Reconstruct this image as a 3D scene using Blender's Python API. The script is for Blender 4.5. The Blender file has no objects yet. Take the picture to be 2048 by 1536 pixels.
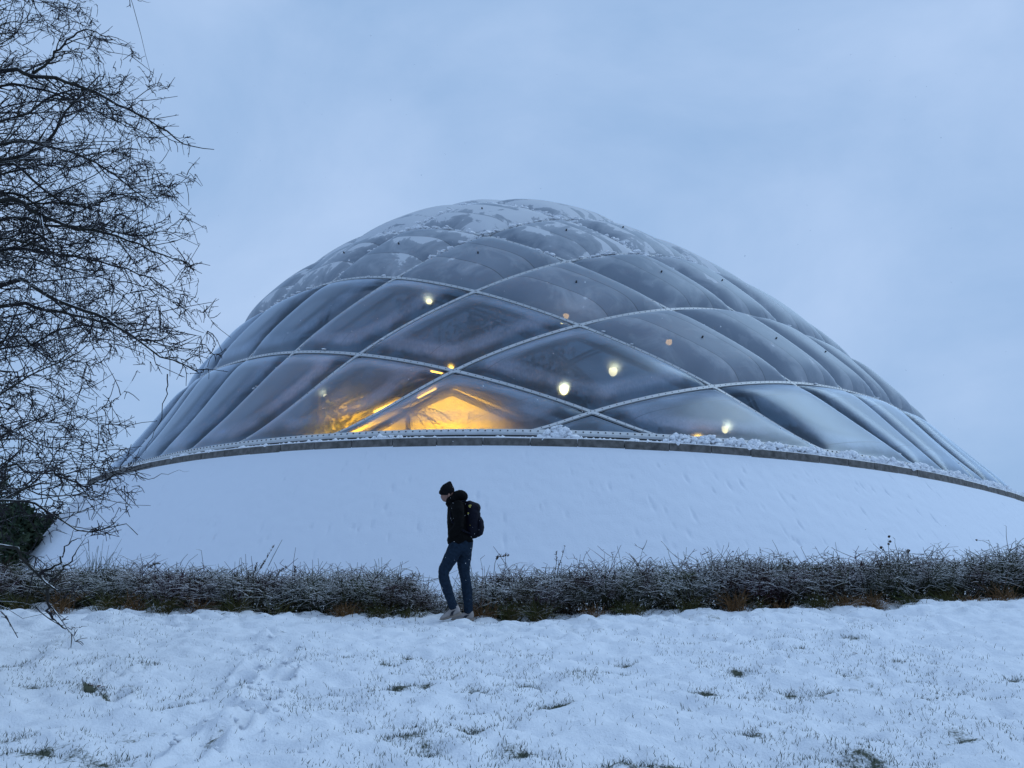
import bpy, bmesh, math, random
import numpy as np
from mathutils import Matrix, Vector, noise as mnoise

sc = bpy.context.scene
COL = sc.collection
RNG = np.random.default_rng(7)
random.seed(7)

# ---------------------------------------------------------------- camera, sky, sun, exposure
PITCH, ROLL, FPX = 0.23626, -0.02039, 1538.0
CAMZ = 1.55
_cp, _sp = math.cos(PITCH), math.sin(PITCH)
_F = np.array([0, _cp, _sp]); _U0 = np.array([0, -_sp, _cp]); _R0 = np.array([1.0, 0, 0])
_c, _s = math.cos(ROLL), math.sin(ROLL)
_U = _c * _U0 + _s * _R0; _R = _c * _R0 - _s * _U0
cam_data = bpy.data.cameras.new('camera'); cam = bpy.data.objects.new('camera', cam_data); COL.objects.link(cam)
cam.matrix_world = Matrix(((_R[0], _U[0], -_F[0], 0), (_R[1], _U[1], -_F[1], 0), (_R[2], _U[2], -_F[2], CAMZ), (0, 0, 0, 1)))
cam_data.sensor_width = 36; cam_data.lens = 36 * FPX / 2048; cam_data.clip_start = 0.05; cam_data.clip_end = 3000
sc.camera = cam

world = bpy.data.worlds.new('World'); sc.world = world; world.use_nodes = True
wn = world.node_tree.nodes; wl = world.node_tree.links; wn.clear()
out = wn.new('ShaderNodeOutputWorld')
sky = wn.new('ShaderNodeTexSky'); sky.sky_type = 'NISHITA'; sky.sun_disc = False
SUN_EL, SUN_AZ = 46.0, 68.0      # azimuth measured from +Y towards +X
sky.sun_elevation = math.radians(SUN_EL); sky.sun_rotation = math.radians(SUN_AZ)
bg1 = wn.new('ShaderNodeBackground'); bg1.inputs['Strength'].default_value = 0.05
wl.new(sky.outputs[0], bg1.inputs['Color'])
tc = wn.new('ShaderNodeTexCoord'); mp = wn.new('ShaderNodeMapping'); mp.inputs['Scale'].default_value = (1, 1, 1.6)
wl.new(tc.outputs['Generated'], mp.inputs['Vector'])
nz = wn.new('ShaderNodeTexNoise'); nz.inputs['Scale'].default_value = 1.9; nz.inputs['Detail'].default_value = 7; nz.inputs['Distortion'].default_value = .4
nz.inputs['Roughness'].default_value = .55
wl.new(mp.outputs[0], nz.inputs['Vector'])
cr = wn.new('ShaderNodeValToRGB')
cr.color_ramp.elements[0].position = .27; cr.color_ramp.elements[0].color = (.270, .455, .75, 1)
cr.color_ramp.elements[1].position = .74; cr.color_ramp.elements[1].color = (.48, .65, .94, 1)
wl.new(nz.outputs['Fac'], cr.inputs['Fac'])
bg2 = wn.new('ShaderNodeBackground'); bg2.inputs['Strength'].default_value = 1.0
wl.new(cr.outputs[0], bg2.inputs['Color'])
mxs = wn.new('ShaderNodeMixShader'); mxs.inputs[0].default_value = .93
wl.new(bg1.outputs[0], mxs.inputs[1]); wl.new(bg2.outputs[0], mxs.inputs[2]); wl.new(mxs.outputs[0], out.inputs['Surface'])

sun_d = bpy.data.lights.new('sun', 'SUN'); sun_d.energy = 1.0; sun_d.angle = math.radians(34); sun_d.color = (.66, .85, 1.0)
sun = bpy.data.objects.new('sun', sun_d); COL.objects.link(sun)
_az, _el = math.radians(SUN_AZ), math.radians(SUN_EL)
_sd = Vector((math.sin(_az) * math.cos(_el), math.cos(_az) * math.cos(_el), math.sin(_el)))
sun.rotation_euler = _sd.to_track_quat('Z', 'Y').to_euler()

sc.view_settings.view_transform = 'Standard'; sc.view_settings.look = 'None'
sc.view_settings.exposure = 0; sc.view_settings.gamma = 1; sc.view_settings.use_curve_mapping = False
sc.render.engine = 'CYCLES'
cy = sc.cycles
cy.use_denoising = True
cy.max_bounces = 8; cy.transparent_max_bounces = 24; cy.diffuse_bounces = 3; cy.glossy_bounces = 2; cy.transmission_bounces = 6
cy.sample_clamp_indirect = 3; cy.caustics_reflective = False; cy.caustics_refractive = False

# ---------------------------------------------------------------- helpers
def ray(px, py):
    return _F + _R * ((px - 1024) / FPX) - _U * ((py - 768) / FPX)
def at(px, py, Y):
    d = ray(px, py); d = d / d[1]
    return np.array([0, 0, CAMZ]) + d * Y
def smooth(a, b, x):
    t = np.clip((x - a) / (b - a), 0, 1); return t * t * (3 - 2 * t)

def tag(o, label=None, cat=None, group=None, kind=None):
    if label: o['label'] = label
    if cat: o['category'] = cat
    if group: o['group'] = group
    if kind: o['kind'] = kind
    return o
def empty(name, loc=(0, 0, 0), rz=0.0):
    o = bpy.data.objects.new(name, None); COL.objects.link(o); o.location = loc; o.rotation_euler = (0, 0, rz)
    o.empty_display_size = .2
    return o
def link(name, me, mat=None, parent=None, kind=None):
    o = bpy.data.objects.new(name, me); COL.objects.link(o)
    if mat is not None and not me.materials: me.materials.append(mat)
    if parent is not None: o.parent = parent
    if kind: o['kind'] = kind
    return o
def mesh_np(name, V, Fc, smooth_=True):
    """V (n,3); Fc: list of (m,k) index arrays"""
    me = bpy.data.meshes.new(name)
    if not isinstance(Fc, (list, tuple)): Fc = [Fc]
    Fc = [np.asarray(f) for f in Fc if len(f)]
    V = np.asarray(V, dtype=np.float32)
    nl = sum(f.size for f in Fc); npoly = sum(len(f) for f in Fc)
    me.vertices.add(len(V)); me.vertices.foreach_set('co', V.ravel())
    me.loops.add(nl); me.polygons.add(npoly)
    me.loops.foreach_set('vertex_index', np.concatenate([f.ravel() for f in Fc]).astype(np.int32))
    tot = np.concatenate([np.full(len(f), f.shape[1]) for f in Fc]).astype(np.int32)
    st = np.concatenate([[0], np.cumsum(tot)[:-1]]).astype(np.int32)
    me.polygons.foreach_set('loop_start', st)
    me.polygons.foreach_set('use_smooth', np.full(npoly, smooth_))
    me.update(calc_edges=True); me.validate()
    return me
def grid_faces(nx, ny, off=0):
    i, j = np.meshgrid(np.arange(nx - 1), np.arange(ny - 1), indexing='ij')
    a = i * ny + j + off
    return np.stack([a, a + ny, a + ny + 1, a + 1], -1).reshape(-1, 4)

class Tubes:
    """collects tapered tubes; parallel-transport frames"""
    def __init__(s): s.V = []; s.Q = []; s.T = []; s.n = 0
    def add(s, P, R, k=4, cap=True):
        P = np.asarray(P, float); R = np.broadcast_to(np.asarray(R, float), (len(P),))
        T = np.gradient(P, axis=0); T /= np.linalg.norm(T, axis=1)[:, None] + 1e-12
        up = np.array([0, 0, 1.]) if abs(T[0][2]) < .8 else np.array([1., 0, 0])
        A = np.cross(T, up); A /= np.linalg.norm(A, axis=1)[:, None] + 1e-12
        B = np.cross(T, A)
        a = np.arange(k) * 2 * math.pi / k
        X = P[:, None] + R[:, None, None] * (A[:, None] * np.cos(a)[None, :, None] + B[:, None] * np.sin(a)[None, :, None])
        m = len(P); s.V.append(X.reshape(-1, 3))
        i, j = np.meshgrid(np.arange(m - 1), np.arange(k), indexing='ij'); j2 = (j + 1) % k
        s.Q.append((np.stack([i * k + j, i * k + j2, (i + 1) * k + j2, (i + 1) * k + j], -1) + s.n).reshape(-1, 4))
        if cap:
            for base in (0, (m - 1) * k):
                for q in range(1, k - 1): s.T.append([s.n + base, s.n + base + q, s.n + base + q + 1])
        s.n += m * k
    def bulk(s, P, R, k=3):
        """P (N,m,3), R (N,m) many tubes at once"""
        N, m, _ = P.shape
        if N == 0: return
        T = np.gradient(P, axis=1); T /= np.linalg.norm(T, axis=2)[..., None] + 1e-12
        ref = np.where(np.abs(T[..., 2:3]) > .85, np.array([1., 0, 0]), np.array([0, 0, 1.]))
        A = np.cross(T, ref); A /= np.linalg.norm(A, axis=2)[..., None] + 1e-12
        B = np.cross(T, A); a = np.arange(k) * 2 * math.pi / k + .5
        X = P[:, :, None] + R[:, :, None, None] * (A[:, :, None] * np.cos(a)[None, None, :, None] + B[:, :, None] * np.sin(a)[None, None, :, None])
        s.V.append(X.reshape(-1, 3))
        n_, i, j = np.meshgrid(np.arange(N), np.arange(m - 1), np.arange(k), indexing='ij'); j2 = (j + 1) % k
        b = s.n + n_ * m * k
        s.Q.append(np.stack([b + i * k + j, b + i * k + j2, b + (i + 1) * k + j2, b + (i + 1) * k + j], -1).reshape(-1, 4))
        s.n += N * m * k
    def build(s, name, mat, parent=None, kind=None):
        fs = [np.concatenate(s.Q)]
        if s.T: fs.append(np.array(s.T))
        return link(name, mesh_np(name, np.concatenate(s.V), fs), mat, parent, kind)

def mat(name):
    m = bpy.data.materials.new(name); m.use_nodes = True
    nt = m.node_tree; nt.nodes.clear()
    o = nt.nodes.new('ShaderNodeOutputMaterial')
    return m, nt, o
def N(nt, typ, **kw):
    n = nt.nodes.new(typ)
    for k, v in kw.items():
        if k.startswith('i_'): n.inputs[k[2:].replace('_', ' ')].default_value = v
        else: setattr(n, k, v)
    return n
def simple(name, col, rough=.7, var=.25, scale=8, bump=.0, metal=0.0, spec=.4, bscale=None):
    m, nt, o = mat(name); L = nt.links
    b = N(nt, 'ShaderNodeBsdfPrincipled'); b.inputs['Roughness'].default_value = rough; b.inputs['Metallic'].default_value = metal
    b.inputs['Specular IOR Level'].default_value = spec
    t = N(nt, 'ShaderNodeTexCoord'); n = N(nt, 'ShaderNodeTexNoise'); n.inputs['Scale'].default_value = scale; n.inputs['Detail'].default_value = 6
    L.new(t.outputs['Object'], n.inputs['Vector'])
    r = N(nt, 'ShaderNodeValToRGB'); c = np.array(col[:3])
    r.color_ramp.elements[0].position = .3; r.color_ramp.elements[0].color = (*(c * (1 - var)), 1)
    r.color_ramp.elements[1].position = .7; r.color_ramp.elements[1].color = (*np.minimum(c * (1 + var), .95), 1)
    L.new(n.outputs['Fac'], r.inputs['Fac']); L.new(r.outputs[0], b.inputs['Base Color'])
    if bump:
        bn = N(nt, 'ShaderNodeTexNoise'); bn.inputs['Scale'].default_value = bscale or scale * 4; bn.inputs['Detail'].default_value = 5
        L.new(t.outputs['Object'], bn.inputs['Vector'])
        bb = N(nt, 'ShaderNodeBump'); bb.inputs['Strength'].default_value = bump; bb.inputs['Distance'].default_value = .02
        L.new(bn.outputs['Fac'], bb.inputs['Height']); L.new(bb.outputs[0], b.inputs['Normal'])
    L.new(b.outputs[0], o.inputs['Surface'])
    return m
def snowy(name, colA, colB, lo, hi, scale=60, rough=.8, nscale=3.0):
    """bark or leaf that carries snow on its upward faces"""
    m, nt, o = mat(name); L = nt.links
    b = N(nt, 'ShaderNodeBsdfPrincipled'); b.inputs['Roughness'].default_value = rough; b.inputs['Specular IOR Level'].default_value = .25
    t = N(nt, 'ShaderNodeTexCoord'); g = N(nt, 'ShaderNodeNewGeometry'); sp = N(nt, 'ShaderNodeSeparateXYZ'); L.new(g.outputs['Normal'], sp.inputs[0])
    n = N(nt, 'ShaderNodeTexNoise'); n.inputs['Scale'].default_value = nscale; L.new(t.outputs['Object'], n.inputs['Vector'])
    cm_ = N(nt, 'ShaderNodeMapRange'); cm_.inputs['From Min'].default_value = .38; cm_.inputs['From Max'].default_value = .62; L.new(n.outputs['Fac'], cm_.inputs['Value'])
    c = N(nt, 'ShaderNodeMixRGB'); c.inputs[1].default_value = (*colA, 1); c.inputs[2].default_value = (*colB, 1); L.new(cm_.outputs[0], c.inputs[0])
    n2 = N(nt, 'ShaderNodeTexNoise'); n2.inputs['Scale'].default_value = scale; L.new(t.outputs['Object'], n2.inputs['Vector'])
    ad = N(nt, 'ShaderNodeMath', operation='MULTIPLY_ADD'); L.new(n2.outputs['Fac'], ad.inputs[0]); ad.inputs[1].default_value = .9; L.new(sp.outputs[2], ad.inputs[2])
    mr = N(nt, 'ShaderNodeMapRange'); mr.inputs['From Min'].default_value = lo; mr.inputs['From Max'].default_value = hi
    n3 = N(nt, 'ShaderNodeTexNoise'); n3.inputs['Scale'].default_value = 2.2; n3.inputs['Detail'].default_value = 3; L.new(t.outputs['Object'], n3.inputs['Vector'])
    ad2 = N(nt, 'ShaderNodeMath', operation='MULTIPLY_ADD'); L.new(n3.outputs['Fac'], ad2.inputs[0]); ad2.inputs[1].default_value = 1.1; ad2.inputs[2].default_value = -.55
    ad3 = N(nt, 'ShaderNodeMath', operation='ADD'); L.new(ad2.outputs[0], ad3.inputs[0]); L.new(ad.outputs[0], ad3.inputs[1])
    L.new(ad3.outputs[0], mr.inputs['Value'])
    mx = N(nt, 'ShaderNodeMixRGB'); mx.inputs[2].default_value = (.82, .84, .88, 1); L.new(mr.outputs[0], mx.inputs[0]); L.new(c.outputs[0], mx.inputs[1])
    L.new(mx.outputs[0], b.inputs['Base Color']); L.new(b.outputs[0], o.inputs['Surface'])
    return m

def snow_mat(name, bump=.4, scale=30, col=(.86, .88, .92), band_dirt=0.0):
    m, nt, o = mat(name); L = nt.links
    b = N(nt, 'ShaderNodeBsdfPrincipled'); b.inputs['Roughness'].default_value = .75; b.inputs['Specular IOR Level'].default_value = .25
    t = N(nt, 'ShaderNodeTexCoord'); n = N(nt, 'ShaderNodeTexNoise'); n.inputs['Scale'].default_value = scale; n.inputs['Detail'].default_value = 8; n.inputs['Roughness'].default_value = .65
    L.new(t.outputs['Object'], n.inputs['Vector'])
    bb = N(nt, 'ShaderNodeBump'); bb.inputs['Strength'].default_value = bump; bb.inputs['Distance'].default_value = .03
    L.new(n.outputs['Fac'], bb.inputs['Height']); L.new(bb.outputs[0], b.inputs['Normal'])
    at_ = N(nt, 'ShaderNodeAttribute', attribute_name='bare')
    n2 = N(nt, 'ShaderNodeTexNoise'); n2.inputs['Scale'].default_value = 55; n2.inputs['Detail'].default_value = 4; L.new(t.outputs['Object'], n2.inputs['Vector'])
    ad = N(nt, 'ShaderNodeMath', operation='MULTIPLY_ADD'); L.new(n2.outputs['Fac'], ad.inputs[0]); ad.inputs[1].default_value = 1.2; L.new(at_.outputs['Fac'], ad.inputs[2])
    mr = N(nt, 'ShaderNodeMapRange'); mr.inputs['From Min'].default_value = 1.08; mr.inputs['From Max'].default_value = 1.5; mr.clamp = True
    L.new(ad.outputs[0], mr.inputs['Value'])
    mx = N(nt, 'ShaderNodeMixRGB'); mx.inputs[1].default_value = (*col, 1); mx.inputs[2].default_value = (.075, .085, .06, 1)
    L.new(mr.outputs[0], mx.inputs[0]); L.new(mx.outputs[0], b.inputs['Base Color'])
    L.new(b.outputs[0], o.inputs['Surface'])
    return m

M_SNOW = snow_mat('snow_ground', .6, 45, (.80, .83, .88))
M_SNOW_MOUND = snow_mat('snow_mound', .35, 22, (.72, .76, .83))  # darker snow colour carries the shade of the slope's facing
M_SNOW_CLUMP = snow_mat('snow_clump', .6, 25, (.84, .86, .9))

def fbm(x, y, scale, seed=0, octv=4, gain=.5):
    """vectorised value noise"""
    out_ = np.zeros_like(x, dtype=float); amp = 1.0; tot = 0
    rs = np.random.RandomState(seed)
    for o in range(octv):
        tab = rs.rand(256, 256); X = x / scale * 2 ** o + 31.7 * o; Y = y / scale * 2 ** o + 17.3 * o
        xi = np.floor(X).astype(int); yi = np.floor(Y).astype(int); fx = X - xi; fy = Y - yi
        fx = fx * fx * (3 - 2 * fx); fy = fy * fy * (3 - 2 * fy)
        a = tab[xi & 255, yi & 255]; b = tab[(xi + 1) & 255, yi & 255]; c = tab[xi & 255, (yi + 1) & 255]; d = tab[(xi + 1) & 255, (yi + 1) & 255]
        out_ += amp * ((a * (1 - fx) + b * fx) * (1 - fy) + (c * (1 - fx) + d * fx) * fy - .5); tot += amp; amp *= gain
    return out_ / tot

# ---------------------------------------------------------------- ground
def ground_z(x, y):
    x = np.asarray(x, float); y = np.asarray(y, float)
    z = .89 - np.maximum(9.8 - np.maximum(y, -8), 0) * .098
    z = z + .055 * np.maximum(x, 0) * smooth(4, 10, y) * (1 - smooth(8, 14, np.abs(x))) + .055 * 9 * smooth(8, 14, x) * smooth(4, 10, y)
    return z
def ray_ground(px, py):
    d = ray(px, py); d = d / d[1]; t = 1.0
    while t < 60:
        P = np.array([0, 0, CAMZ]) + d * t
        if P[2] < ground_z(P[0], P[1]): return P
        t += .01
    return P
PRINTS = []
for (px, py, r) in [(545, 1275, .10), (505, 1300, .14), (560, 1335, .15), (590, 1322, .12), (500, 1350, .16), (480, 1372, .15), (520, 1400, .17), (535, 1405, .14),
                    (500, 1440, .15), (470, 1460, .15), (420, 1475, .18), (400, 1500, .2), (370, 1520, .2), (545, 1350, .1), (455, 1390, .12), (530, 1300, .1), (575, 1360, .1), (440, 1440, .12),
                    (185, 1380, .1), (235, 1398, .12), (290, 1340, .12), (225, 1360, .1)]:
    P = ray_ground(px, py); PRINTS.append((P[0], P[1], r))
TUFTS = []
for (px, py, r) in [(295, 1333, .13), (185, 1378, .20), (178, 1384, .12), (235, 1392, .20), (30, 1330, .1), (1705, 1283, .14), (1700, 1345, .12), (935, 1455, .2), (950, 1380, .14), (1060, 1370, .15), (815, 1308, .12),
                    (1850, 1410, .12), (2030, 1358, .12), (1165, 1365, .2), (1230, 1350, .15), (1420, 1395, .15), (1580, 1385, .15), (1100, 1415, .16), (1720, 1525, .3), (1040, 1500, .2),
                    (1270, 1525, .25), (800, 1385, .2), (850, 1375, .1), (60, 1375, .12), (100, 1500, .2), (20, 1470, .2), (350, 1410, .15), (810, 1480, .2), (860, 1500, .15), 
                    (1500, 1480, .12), (1250, 1330, .12), (1660, 1390, .15), (1800, 1330, .1), (1480, 1335, .12), (960, 1450, .12), (770, 1330, .1), (240, 1505, .18), (1600, 1300, .08)]:
    P = ray_ground(px, py); TUFTS.append((P[0], P[1], r))
def detail(x, y):
    near = smooth(14, 10, y) * smooth(-2, 1, y)
    path = smooth(9.2, 9.6, y) * (1 - smooth(10.5, 10.8, y))
    d = .12 * fbm(x, y * 1.4, .8, 3, 4) + .15 * fbm(x, y * 1.3, .26, 5, 3) * (1 + .3 * path) + .028 * fbm(x, y, .085, 9, 3)
    d = d + .03 * np.abs(fbm(x + 5, y * 1.5, .4, 21, 3))
    # the trodden trail: broken crust clods
    trail = np.zeros_like(x)
    for (a, b, r) in PRINTS:
        q = ((x - a) / (r * 1.7)) ** 2 + ((y - b) / (r * 1.9)) ** 2
        trail = np.maximum(trail, np.exp(-q * 1.2))
        q2 = ((x - a) / (r * .55)) ** 2 + ((y - b) / (r * .8)) ** 2
        d = d - .10 * np.exp(-q2 ** 1.6) + .036 * np.exp(-(np.sqrt(q2) - 1.5) ** 2 * 6)
    cl = fbm(x, y, .11, 33, 2)
    d = d + trail * (.065 * np.maximum(cl, 0) ** .5 * np.sign(cl) + .03 * fbm(x, y, .05, 41, 2))
    for (a, b, r) in TUFTS:
        q = ((x - a) / r) ** 2 + ((y - b) / r) ** 2; d = d - .02 * np.exp(-q * 1.5)
    # banked edge under the hedge
    d = d + .05 * np.exp(-((y - 10.75) / .25) ** 2) * (.5 + 2 * np.maximum(fbm(x, y, .35, 55, 3), -.2))
    d = d - .035 * path * (fbm(x * .6, y * 2.4, .25, 77, 3) > .1)
    return d * near
xs = np.concatenate([-np.geomspace(400, 8.5, 40), np.linspace(-8.1, 8.4, 520), np.geomspace(8.8, 400, 40)])
ys = np.concatenate([-np.geomspace(60, 1.0, 12), np.linspace(-.5, 3.0, 14), np.linspace(3.03, 7, 165), np.linspace(7.025, 11.2, 150), np.linspace(11.3, 16, 30), np.geomspace(16.5, 900, 50)])
GX, GY = np.meshgrid(xs, ys, indexing='ij')
GZ = ground_z(GX, GY) + detail(GX, GY)
gme = mesh_np('ground', np.stack([GX, GY, GZ], -1).reshape(-1, 3), grid_faces(len(xs), len(ys)))
bare = np.zeros(GX.shape)
for (a, b, r) in TUFTS:
    bare = np.maximum(bare, np.exp(-(((GX - a) / r) ** 2 + ((GY - b) / (r * .8)) ** 2) * 1.6) * .72)
for (a, b, r) in PRINTS:
    bare = np.maximum(bare, np.exp(-(((GX - a) / (r * .5)) ** 2 + ((GY - b) / (r * .5)) ** 2)) * .62)
bare += .35 * np.exp(-((GY - 11.0) / .35) ** 2)
bare += 2.0 * np.maximum(fbm(GX, GY, .5, 88, 3) - .12, 0) + 1.2 * np.maximum(fbm(GX, GY, .16, 89, 2) - .22, 0)
bare = bare * (.35 + 2.4 * np.clip(fbm(GX, GY, .10, 301, 3) + .25, 0, 1))
att = gme.attributes.new('bare', 'FLOAT', 'POINT'); att.data.foreach_set('value', bare.ravel().astype(np.float32))
g = link('ground', gme, M_SNOW); tag(g, kind='structure')

# ---------------------------------------------------------------- greenhouse geometry (fitted dome)
D = dict(psi=0.74437, X=3.25504, Y=44.62349, zr=5.08676, a=23.32162, b=21.12939, H=14.80, m=0.70512, k=2.76216,
         sx=-3.43326, sy=0.86156, n=2.63311, za=-8.60569, zb=-7.53432)
cps, sps = math.cos(D['psi']), math.sin(D['psi'])
def dome_F(x, y, z):
    n = D['n']; h = np.clip((z - D['zr']) / D['H'], 0, None)
    rho = (np.abs(x / D['a']) ** n + np.abs(y / D['b']) ** n) ** (1 / n)
    return rho ** D['k'] + h ** D['m'] - 1
def loc2w(x, y, z):
    h = (z - D['zr']) / D['H']; x = x + D['sx'] * h; y = y + D['sy'] * h
    return np.stack([D['X'] + cps * x - sps * y, D['Y'] + sps * x + cps * y, z], -1)
def surf(u, v):
    """chart -> world point and rim function (positive inside the rim)"""
    u = np.asarray(u, float); v = np.asarray(v, float)
    lo = np.full(u.shape, D['zr']); hi = np.full(u.shape, D['zr'] + D['H'])
    for _ in range(34):
        mid = .5 * (lo + hi); f = dome_F(u * (mid - D['zb']), v * (mid - D['za']), mid)
        hi = np.where(f > 0, mid, hi); lo = np.where(f > 0, lo, mid)
    z = .5 * (lo + hi)
    x0 = u * (D['zr'] - D['zb']); y0 = v * (D['zr'] - D['za']); n = D['n']
    rho = (np.abs(x0 / D['a']) ** n + np.abs(y0 / D['b']) ** n) ** (1 / n)
    return loc2w(u * (z - D['zb']), v * (z - D['za']), z), 1 - rho
def surf_n(u, v, e=2e-3):
    P, _ = surf(u, v); A, _ = surf(u + e, v); B, _ = surf(u, v + e)
    A2, _ = surf(u - e, v); B2, _ = surf(u, v - e)
    n = np.cross(A - A2, B - B2); n /= np.linalg.norm(n, axis=-1)[..., None] + 1e-12
    return n
_tt = np.linspace(-3, 3, 1201)
def curve(xs_, ys_, sig=.10):
    y = np.interp(_tt, xs_, ys_); k = np.exp(-.5 * (np.arange(-80, 81) * .005 / sig) ** 2); k /= k.sum()
    return np.convolve(np.pad(y, 80, mode='edge'), k, 'valid')
VA = [curve([-1.461, -1.184, -.74, -.406, -.111, .142], [-1.15, -1.116, -1.098, -1.069, -1.035, -1.006]),
      curve([-1.719, -1.185, -.794, -.505, -.247, -.078], [-.792, -.778, -.798, -.788, -.760, -.745]),
      curve([-1.809, -1.176, -.809, -.546, -.310, -.079], [-.51, -.521, -.576, -.586, -.567, -.53]),
      curve([-1.84, -1.149, -.801, -.558, -.345, 0], [-.282, -.294, -.383, -.419, -.414, -.37]),
      curve([-1.847, -1.103, -.778, -.548, -.2], [-.091, -.07, -.183, -.247, -.22]),
      curve([-1.85, -1.07, -.7, -.3], [.10, .16, .0, -.03])]
for v in (.26, .44, .62, .83, 1.12): VA.append(np.full_like(_tt, v))
UB = [curve([-1.322, -1.116, -.778, -.521, -.294, -.05, .18], [-1.219, -1.184, -1.185, -1.176, -1.149, -1.103, -1.072]),
      curve([-1.478, -1.098, -.798, -.576, -.383, -.183], [-.79, -.74, -.794, -.809, -.801, -.778]),
      curve([-1.535, -1.069, -.788, -.586, -.419, -.247], [-.364, -.406, -.505, -.546, -.558, -.548]),
      curve([-1.542, -1.035, -.76, -.567, -.414], [-.181, -.111, -.247, -.310, -.345]),
      curve([-1.54, -1.006, -.745, -.509], [.08, .142, -.04, -.1])]
for u in (.22, .44, .68, .92, 1.2): UB.append(np.full_like(_tt, u))
NA, NB = len(VA), len(UB)
VA = [VA[0] - .5] + VA + [VA[-1] + .5]; UB = [UB[0] - .8] + UB + [UB[-1] + .8]     # index -1 and last: outside the rim
VA = np.array(VA); UB = np.array(UB)
def chart(s, t):
    """rib-index space (s along B ribs, t along A ribs) -> (u,v)"""
    s = np.asarray(s, float); t = np.asarray(t, float)
    u = np.interp(s, np.arange(-1, NB + 1), UB[:, 600]); v = np.interp(t, np.arange(-1, NA + 1), VA[:, 600])
    j = np.clip(np.floor(s).astype(int) + 1, 0, NB); fj = s + 1 - j
    i = np.clip(np.floor(t).astype(int) + 1, 0, NA); fi = t + 1 - i
    def look(T, k, w):
        q = np.clip((w + 3) / .005, 0, 1199.999); q0 = q.astype(int); f = q - q0
        return T[k, q0] * (1 - f) + T[k, q0 + 1] * f
    for _ in range(14):
        v2 = look(VA, i, u) * (1 - fi) + look(VA, i + 1, u) * fi
        u = look(UB, j, v2) * (1 - fj) + look(UB, j + 1, v2) * fj; v = v2
    return u, v

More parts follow.
